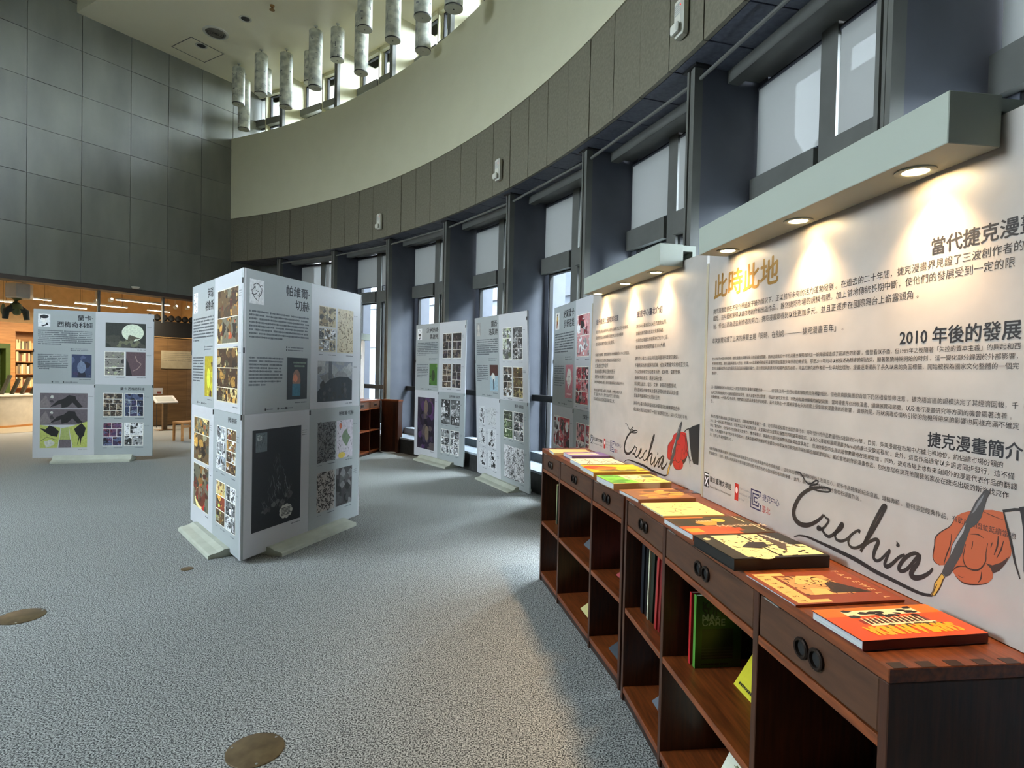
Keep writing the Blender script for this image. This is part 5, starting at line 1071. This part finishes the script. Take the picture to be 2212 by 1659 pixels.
for x, yt, yb, R, lb in LAN:
    pm_ = cylpt((x, (yt + yb) / 2), R); D = pm_.xy.length
    zt_ = cylpt((x, yt), R).z; zb_ = cylpt((x, yb), R).z
    zt_ = min(zt_, ZC - .12)
    e = empty('hanging_lantern', (pm_.x, pm_.y, zb_), (0, 0, random.Random(lb).uniform(0, 6)), cat='lantern', group='paper lanterns hanging in the void', label='printed paper %s' % lb if 'lantern' in lb else lb)
    h = zt_ - zb_
    b = MB(); b.lathe([(LR - .012, .004), (LR, .0), (LR, h), (LR - .01, h + .012), (.01, h + .02)], 28); build('shade', b, M_PAPER, e, smooth=True)
    rl = random.Random(lb + 'p'); pr2 = MB()
    for k in range(46):
        t0 = rl.uniform(0, 6.28); dt = rl.choice((.03, .05, .12, .25, .4)); z0_ = rl.uniform(.03, .92) * h; dz = rl.choice((.008, .012, .05, .10, .16)) if dt < .2 else rl.choice((.008, .010, .03)); dz = min(dz, h * .97 - z0_)
        g_ = lin((rl.uniform(.30, .62),) * 3); q = [(t0 + dt * j / 3) for j in range(4)]
        pr2.add([Vector(((LR + .0012) * math.cos(t), (LR + .0012) * math.sin(t), z)) for z in (z0_, z0_ + dz) for t in q], [(j, j + 1, j + 5, j + 4) for j in range(3)], g_)
    build('printed_drawing', pr2, M_INK, e, kind='stuff')
    b = MB(); b.lathe([(LR - .014, .0035), (LR - .014, -.002), (.001, -.003)], 28); d_ = build('end_disc', b, M_LANTEND, e)
    b = MB(); b.lathe([(.010, -.003), (.010, -.007), (.001, -.008)], 10); build('centre_bolt', b, M_DARKMET, d_)
    b = MB(); b.lathe([(LR + .002, .0), (LR + .003, .01), (LR + .002, .02)], 28, cap=False); build('lower_hoop', b, M_DARKMET, e)
    b = MB(); b.tube([(0, 0, h + .012), (0, 0, ZC - zb_)], .006, 6); build('hanging_rod', b, M_DARKMET, e)
    b = MB(); b.lathe([(.04, ZC - zb_ - .015), (.04, ZC - zb_)], 14); build('ceiling_rose', b, M_WHITEP, e)

# ================================================================== LIT SHOP BEYOND THE OPENING
SM = Matrix.Translation(WA) @ Matrix.Rotation(WYAW, 4, 'Z')
def sp(s, d, z=0.0): return SM @ Vector((s, d, z))
def shop_px(px, d):
    n = SM.to_3x3() @ Vector((0, 1, 0)); P = atplane(px, sp(0, d), n); q = SM.inverted() @ P; return q.x, q.z
def sbuild(name, mb, m, **k):
    o = build(name, mb, m, **k); o.matrix_world = SM; return o
b = MB(); b.box(-7.8, 2.4, 2.5, 6.4, 0, .006); sbuild('floor_shop', b, M_SHOPF, kind='structure', label='pale wooden floor inside the shop')
b = MB(); b.box(-7.8, 2.4, .351, 6.4, 3.75, 3.9); sbuild('ceiling_shop', b, M_SHOPC, kind='structure', label='warm toned ceiling of the shop')
b = MB(); b.box(-7.8, 2.4, 6.3, 6.5, 0, 3.75); sbuild('wall_shop_back', b, M_SHOPW, kind='structure', label='cream back wall of the shop')
b = MB(); b.box(-7.95, -7.8, .36, 6.4, 0, 3.75); sbuild('wall_shop_left', b, M_SHOPW, kind='structure', label='cream left wall of the shop')
b = MB(); b.box(2.3, 2.4, .36, 6.4, 0, 3.75); sbuild('wall_shop_right', b, M_SHOPW, kind='structure', label='right wall of the shop')
# glazed screen posts in the opening
for px in (213, 352):
    s, z = shop_px((px, 655), .2); b = MB(); b.box(s - .02, s + .02, .17, .23, 2.55, 3.13); sbuild('trim_1' if px == 213 else 'trim_2', b, M_GREYMET, kind='structure', label='slim metal hanger under the shop lintel')
# veneer partition with dark pelmet
vp = empty('veneer_partition', cat='partition', label='brown veneer partition inside the shop, right of the moon board'); vp.matrix_world = SM
for k in range(5):
    b = MB(); b.bbox(-.75 + .5 * k + .002, -.25 + .5 * k - .002, 2.0, 2.06, .02, 2.30, .002); build('veneer_panel', b, M_OAKD, vp)
b = MB(); b.box(-.78, 1.78, 1.96, 2.10, 2.32, 2.72); build('dark_pelmet', b, M_BLACK, vp)
b = MB(); b.box(-.76, 1.76, 2.0, 2.05, 0, .02); build('skirting', b, M_BLACK, vp)
r = random.Random(5)
for i in range(9):
    s = -.68 + i * .176; b = MB(); b.lathe([(.02, 0), (.07, .03), (.085, .08), (.06, .14), (.015, .17)], 10, Mx((s, 2.03, 2.721)))
    o = sbuild('black_bowl', b, M_BLACK, smooth=True, cat='bowl', group='black pots on the partition', label='small rounded black pot in the row on the dark pelmet')
(s0, z0), (s1_, z1) = shop_px((348, 757), 1.99), shop_px((414, 797), 1.99)
b = MB(); b.box(s0, s1_ + .5, 1.985, 1.9985, z1, z0); o = sbuild('wall_notice', b, mat('notice_paper', (.62, .58, .48), rough=.7), cat='notice', label='pale paper notice on the veneer partition')
a = Art(); rr = random.Random(2)
for k in range(5): a.greek(rr, s0 + .06, s1_ + .3, z0 - .06 - .05 * k, .012, (.42, .39, .33))
nt_ = build('notice_lettering', a.mb((0, 1.985, 0), (1, 0, 0), (0, 0, 1), (0, -1, 0)), M_INK, o)
# lectern with tilted plate and card
(s0, z0), (s1_, z1) = shop_px((332, 868), 1.0), shop_px((379, 858), 1.0); zc_ = (z0 + z1) / 2
e = empty('display_lectern', cat='lectern', label='small tilted white display lectern beside the moon board'); e.matrix_world = SM @ Matrix.Translation(((s0 + s1_) / 2, 1.0, 0))
b = MB(); b.bbox(-.05, .05, -.04, .04, .012, zc_ - .04, .004); build('post', b, M_OAKD, e); b = MB(); b.bbox(-.18, .18, -.14, .14, 0, .012, .003); build('foot', b, M_OAKD, e)
M = Mx((0, 0, zc_), 0, .55); b = MB(); b.bbox(-.26, .26, -.15, .15, -.012, .012, .003, M); build('plate', b, M_WHITEB, e); b = MB(); b.box(-.2, .2, -.1, .1, .0125, .0135, M); build('plate_print', b, M_GREYB, e)
(s0, z0), (s1_, z1) = shop_px((331, 852), 1.7), shop_px((348, 838), 1.7)
e = empty('card_stand', cat='card', label='small upright white card on a thin stem behind the lectern'); e.matrix_world = SM @ Matrix.Translation(((s0 + s1_) / 2, 1.7, 0))
b = MB(); b.box(-.13, .13, -.004, .004, z0, z1); build('card', b, M_WHITEB, e); b = MB(); b.tube([(0, .012, 0), (0, .012, z0 + .05)], .008, 6); build('stem', b, M_DARKMET, e); b = MB(); b.box(.0, .09, -.006, -.0042, z0 + .02, z0 + .07); build('card_print', b, mat('card_red', (.55, .25, .2), rough=.6), e)
# stool
p = atz((398, 951), 0); e = empty('wooden_stool', p, (0, 0, WYAW + .15), cat='stool', label='small pale wooden stool between the moon board and triangular stand')
b = MB(); b.bbox(-.16, .26, -.16, .16, .36, .40, .006); build('seat', b, M_OAK, e)
for x in (-.14, .24):
    for y in (-.13, .13): b = MB(); b.bbox(x - .02, x + .02, y - .02, y + .02, 0, .36, .003); build('leg', b, M_OAK, e)
b = MB(); b.box(-.12, .22, -.14, -.12, .28, .33); build('apron', b, M_OAK, e)
# curved counter with book racks
cc_ = SM.inverted() @ atz((0, 922), 0)
e = empty('curved_counter', cat='counter', label='grey white curved service counter inside the shop at far left'); e.matrix_world = SM @ Matrix.Translation((-3.2, 5.0, 0))
_, zct = shop_px((40, 853), 4.0)
def half(R2): return [(R2 * math.cos(t), R2 * math.sin(t)) for t in [PI + PI * i / 28 for i in range(29)]]
b = MB(); b.prism(half(1.16), .05, zct - .03); build('body', b, M_COUNTER, e, smooth=True)
b = MB(); b.prism(half(1.20), zct - .0295, zct); build('worktop', b, M_COUNTER, e, smooth=True)
b = MB(); b.prism(half(1.19), 0, .0495); build('base_band', b, M_OAK, e, smooth=True)
for i in range(9):
    s = -4.05 + i * .21; d = 4.25 + .05 * math.sin(i); hh = .40 + .05 * (i % 3)
    e2 = empty('display_book', cat='book', group='dark books racked on the counter', label='dark book racked upright on the curved counter'); e2.matrix_world = SM @ Matrix.Translation((s, d, zct + .012)) @ Matrix.Rotation(.35 * (-1 if i < 5 else 1), 4, 'Y')
    cm = mat('rackbook%d' % (i % 3), ((.16, .15, .13), (.26, .23, .19), (.20, .21, .19))[i % 3], rough=.5)
    b = MB(); b.box(0, .03, 0, .22, 0, hh); build('cover', b, cm, e2); b = MB(); b.box(.004, .026, .0, .21, hh, hh + .001); build('page_edge', b, M_PAGES, e2)
# bookshelf on the back wall
e = empty('shop_bookshelf', cat='bookshelf', label='honey coloured wall bookshelf with green niche inside the shop'); e.matrix_world = SM
dB = 5.85; (sl, zt2), (sr, zb2) = shop_px((33, 717), dB), shop_px((75, 850), dB); sl0 = shop_px((0, 717), dB)[0] - 1.0; sr += 1.1
b = MB(); b.box(sl0, sr, 6.24, 6.29, 0, zt2 + .25); build('back', b, M_OAK, e)
b = MB(); b.box(sl0, sr, dB - .02, 6.24, zt2 + .02, zt2 + .25); build('cornice', b, M_OAK, e)
sg = shop_px((22, 780), dB)[0]
b = MB(); b.box(sg, sl, dB - .02, 6.24, 0, zt2 + .02); build('upright', b, M_OAK, e)
b = MB(); b.box(sg - .10, sg, dB - .03, 6.23, 0, zt2 - .32); b.box(sl0, sg - .1, dB - .03, 6.23, zt2 - .45, zt2 - .32); b.box(sl0, sg - .1, 6.2, 6.235, 0, zt2 - .45); build('green_niche', b, M_GREEN, e)
b = MB(); b.box(sl0, sg, dB - .02, 6.24, zt2 - .32, zt2 + .02); build('niche_header', b, M_OAK, e)
zs_ = [shop_px((50, y), dB)[1] for y in (755, 781, 807, 836)]
for z in zs_ + [zs_[-1] - .5]:
    b = MB(); b.box(sl, sr, dB, 6.24, z - .025, z); build('shelf', b, M_OAK, e)
b = MB(); b.box(sr, sr + .05, dB - .02, 6.24, 0, zt2 + .02); build('upright', b, M_OAK, e)
rr = random.Random(8); ci = 0
pal_b = [(.80, .72, .52), (.86, .80, .62), (.62, .52, .36), (.42, .36, .28), (.74, .62, .40), (.52, .30, .20), (.88, .86, .74)]
bm = [mat('shopbook%d' % i, c, rough=.6) for i, c in enumerate(pal_b)]
for li, z in enumerate(zs_):
    s = sl + .03; nth = 0
    while s < sl + 1.25:
        t = rr.uniform(.022, .055) if li != 1 else rr.uniform(.03, .06); h = rr.uniform(.18, .27)
        b = MB(); b.box(s, s + t - .002, dB + .02, dB + .22, z + .001, z + h)
        o = sbuild('shelf_book', b, bm[rr.randrange(7)], cat='book', group='books on the shop bookshelf', label='%s book on the %s lit shelf of the shop bookshelf' % ('small upright', ords[li])); s += t
# linear lamps and spots under the shop ceiling
for (p0, p1, d) in (((86, 660), (187, 667), 4.0), ((162, 655), (275, 666), 2.9), ((250, 648), (367, 661), 1.3), ((318, 670), (367, 675), 4.6), ((42, 643), (110, 651), 3.0), ((0, 650), (28, 656), 3.6)):
    (sa, za), (sb, zb_) = shop_px(p0, d), shop_px(p1, d); z = (za + zb_) / 2
    if p0[0] == 0: sa -= 1.0
    e = empty('linear_lamp', cat='lamp', group='linear lamps in the shop', label='long warm linear lamp under the shop ceiling, %s' % {86: 'above the moon board', 162: 'behind the first post', 250: 'nearest the opening', 318: 'above the partition', 42: 'beside the hanging figure', 0: 'at the far left'}[p0[0]]); e.matrix_world = SM @ Matrix.Translation((sa, d, z))
    L = sb - sa; b = MB(); b.box(0, L, -.03, .03, .012, .05); build('housing', b, M_WHITEP, e); b = MB(); b.box(.005, L - .005, -.025, .025, 0, .0115); build('tube', b, M_TUBE, e)
    for x in (.1 * L, .9 * L): b = MB(); b.tube([(x, 0, .05), (x, 0, 3.745 - z)], .003, 5); build('suspension_wire', b, M_DARKMET, e)
    l = bpy.data.lights.new('linear_lamp_light', 'AREA'); l.shape = 'RECTANGLE'; l.size = L; l.size_y = .06; l.energy = 62 * L; l.color = (1, .83, .60)
    lo = bpy.data.objects.new('linear_lamp_light', l); COL.objects.link(lo); lo.parent = e; lo.location = (L / 2, 0, -.006)
for i, (px, d) in enumerate((((208, 652), 2.4), ((239, 649), 2.4), ((379, 664), 2.4), ((404, 666), 2.4))):
    s, z = shop_px(px, d); e = empty('track_spot', cat='spotlight', group='track spotlights in the shop', label='small bright track spotlight in the shop, %s from the left' % ords[i]); e.matrix_world = SM @ Matrix.Translation((s, d, z))
    b = MB(); b.lathe([(.03, .10), (.05, .09), (.055, 0), (.045, -.005)], 14, Mx((0, .02, 0), 0, 1.2), cap=False); build('can', b, M_WHITEP, e, smooth=True); b = MB(); b.lathe([(.045, .0), (.03, -.012), (.002, -.016)], 14, Mx((0, .02, 0), 0, 1.2 + PI)); build('lens', b, M_SPOTE, e); b = MB(); b.tube([(0, .02, .03), (0, .02, 3.745 - z)], .008, 6); build('stem', b, M_WHITEP, e)
# hanging figure with faceted shade
s, z = shop_px((42, 630), 1.4)
e = empty('hanging_figure', cat='sculpture', label='upside down green figure hanging from a faceted shade at top left'); e.matrix_world = SM @ Matrix.Translation((s, 1.4, 0))
za = shop_px((42, 645), 1.4)[1]; zt3 = shop_px((42, 612), 1.4)[1]; zh = shop_px((38, 668), 1.4)[1]; zl = shop_px((38, 690), 1.4)[1]; rs = (shop_px((73, 630), 1.4)[0] - shop_px((12, 630), 1.4)[0]) / 2
b = MB(); b.lathe([(rs * .95, za), (rs, za + .02), (rs, zt3 - .02), (rs * .6, zt3)], 6); build('faceted_shade', b, M_COUNTER, e)
b = MB(); b.tube([(-.05, 0, za), (-.06, 0, (za + zh) / 2), (-.05, 0, zh)], [.10, .085, .12], 12); build('torso', b, M_CLOTHG, e, smooth=True)
b = MB(); b.tube(smooth_pts([(0, 0)], 1) and [(-.23, 0, zl), (-.22, 0, zh - .05), (-.12, 0, zh + .02), (.0, 0, zh + .02), (.11, 0, zh - .05), (.13, 0, zl)], [.05, .065, .075, .075, .065, .05], 10); build('arms', b, M_CLOTHD, e, smooth=True)
b = MB(); b.lathe([(.01, zh - .13), (.06, zh - .11), (.075, zh - .05), (.06, zh + .01)], 14, Mx((-.05, -.02, 0))); build('head', b, M_CLOTHG, e, smooth=True)
b = MB(); b.tube([(.06, 0, za), (.06, 0, 3.75)], .02, 6); build('pole', b, M_GREYMET, e)
s, z = shop_px((7, 669), 2.0); b = MB(); b.lathe([(.005, -.14), (.045, -.05), (.05, .03), (.02, .12), (.004, .13)], 10, Mx((0, 0, 0))); b.tube([(0, 0, .12), (0, 0, 3.745 - z)], .003, 5)
o = build('hanging_leaf', b, M_CLOTHG, smooth=True, cat='ornament', label='small green leaf shaped ornament hanging at the left edge'); o.matrix_world = SM @ Matrix.Translation((s, 2.0, z))
s, z = shop_px((51, 710), 6.29); b = MB(); b.bbox(s - .06, s + .06, 6.285, 6.299, z - .08, z + .08, .003); sbuild('wall_outlet', b, M_GREYB, cat='outlet', label='small grey outlet plate on the cream shop wall')
bpy.context.view_layer.update()
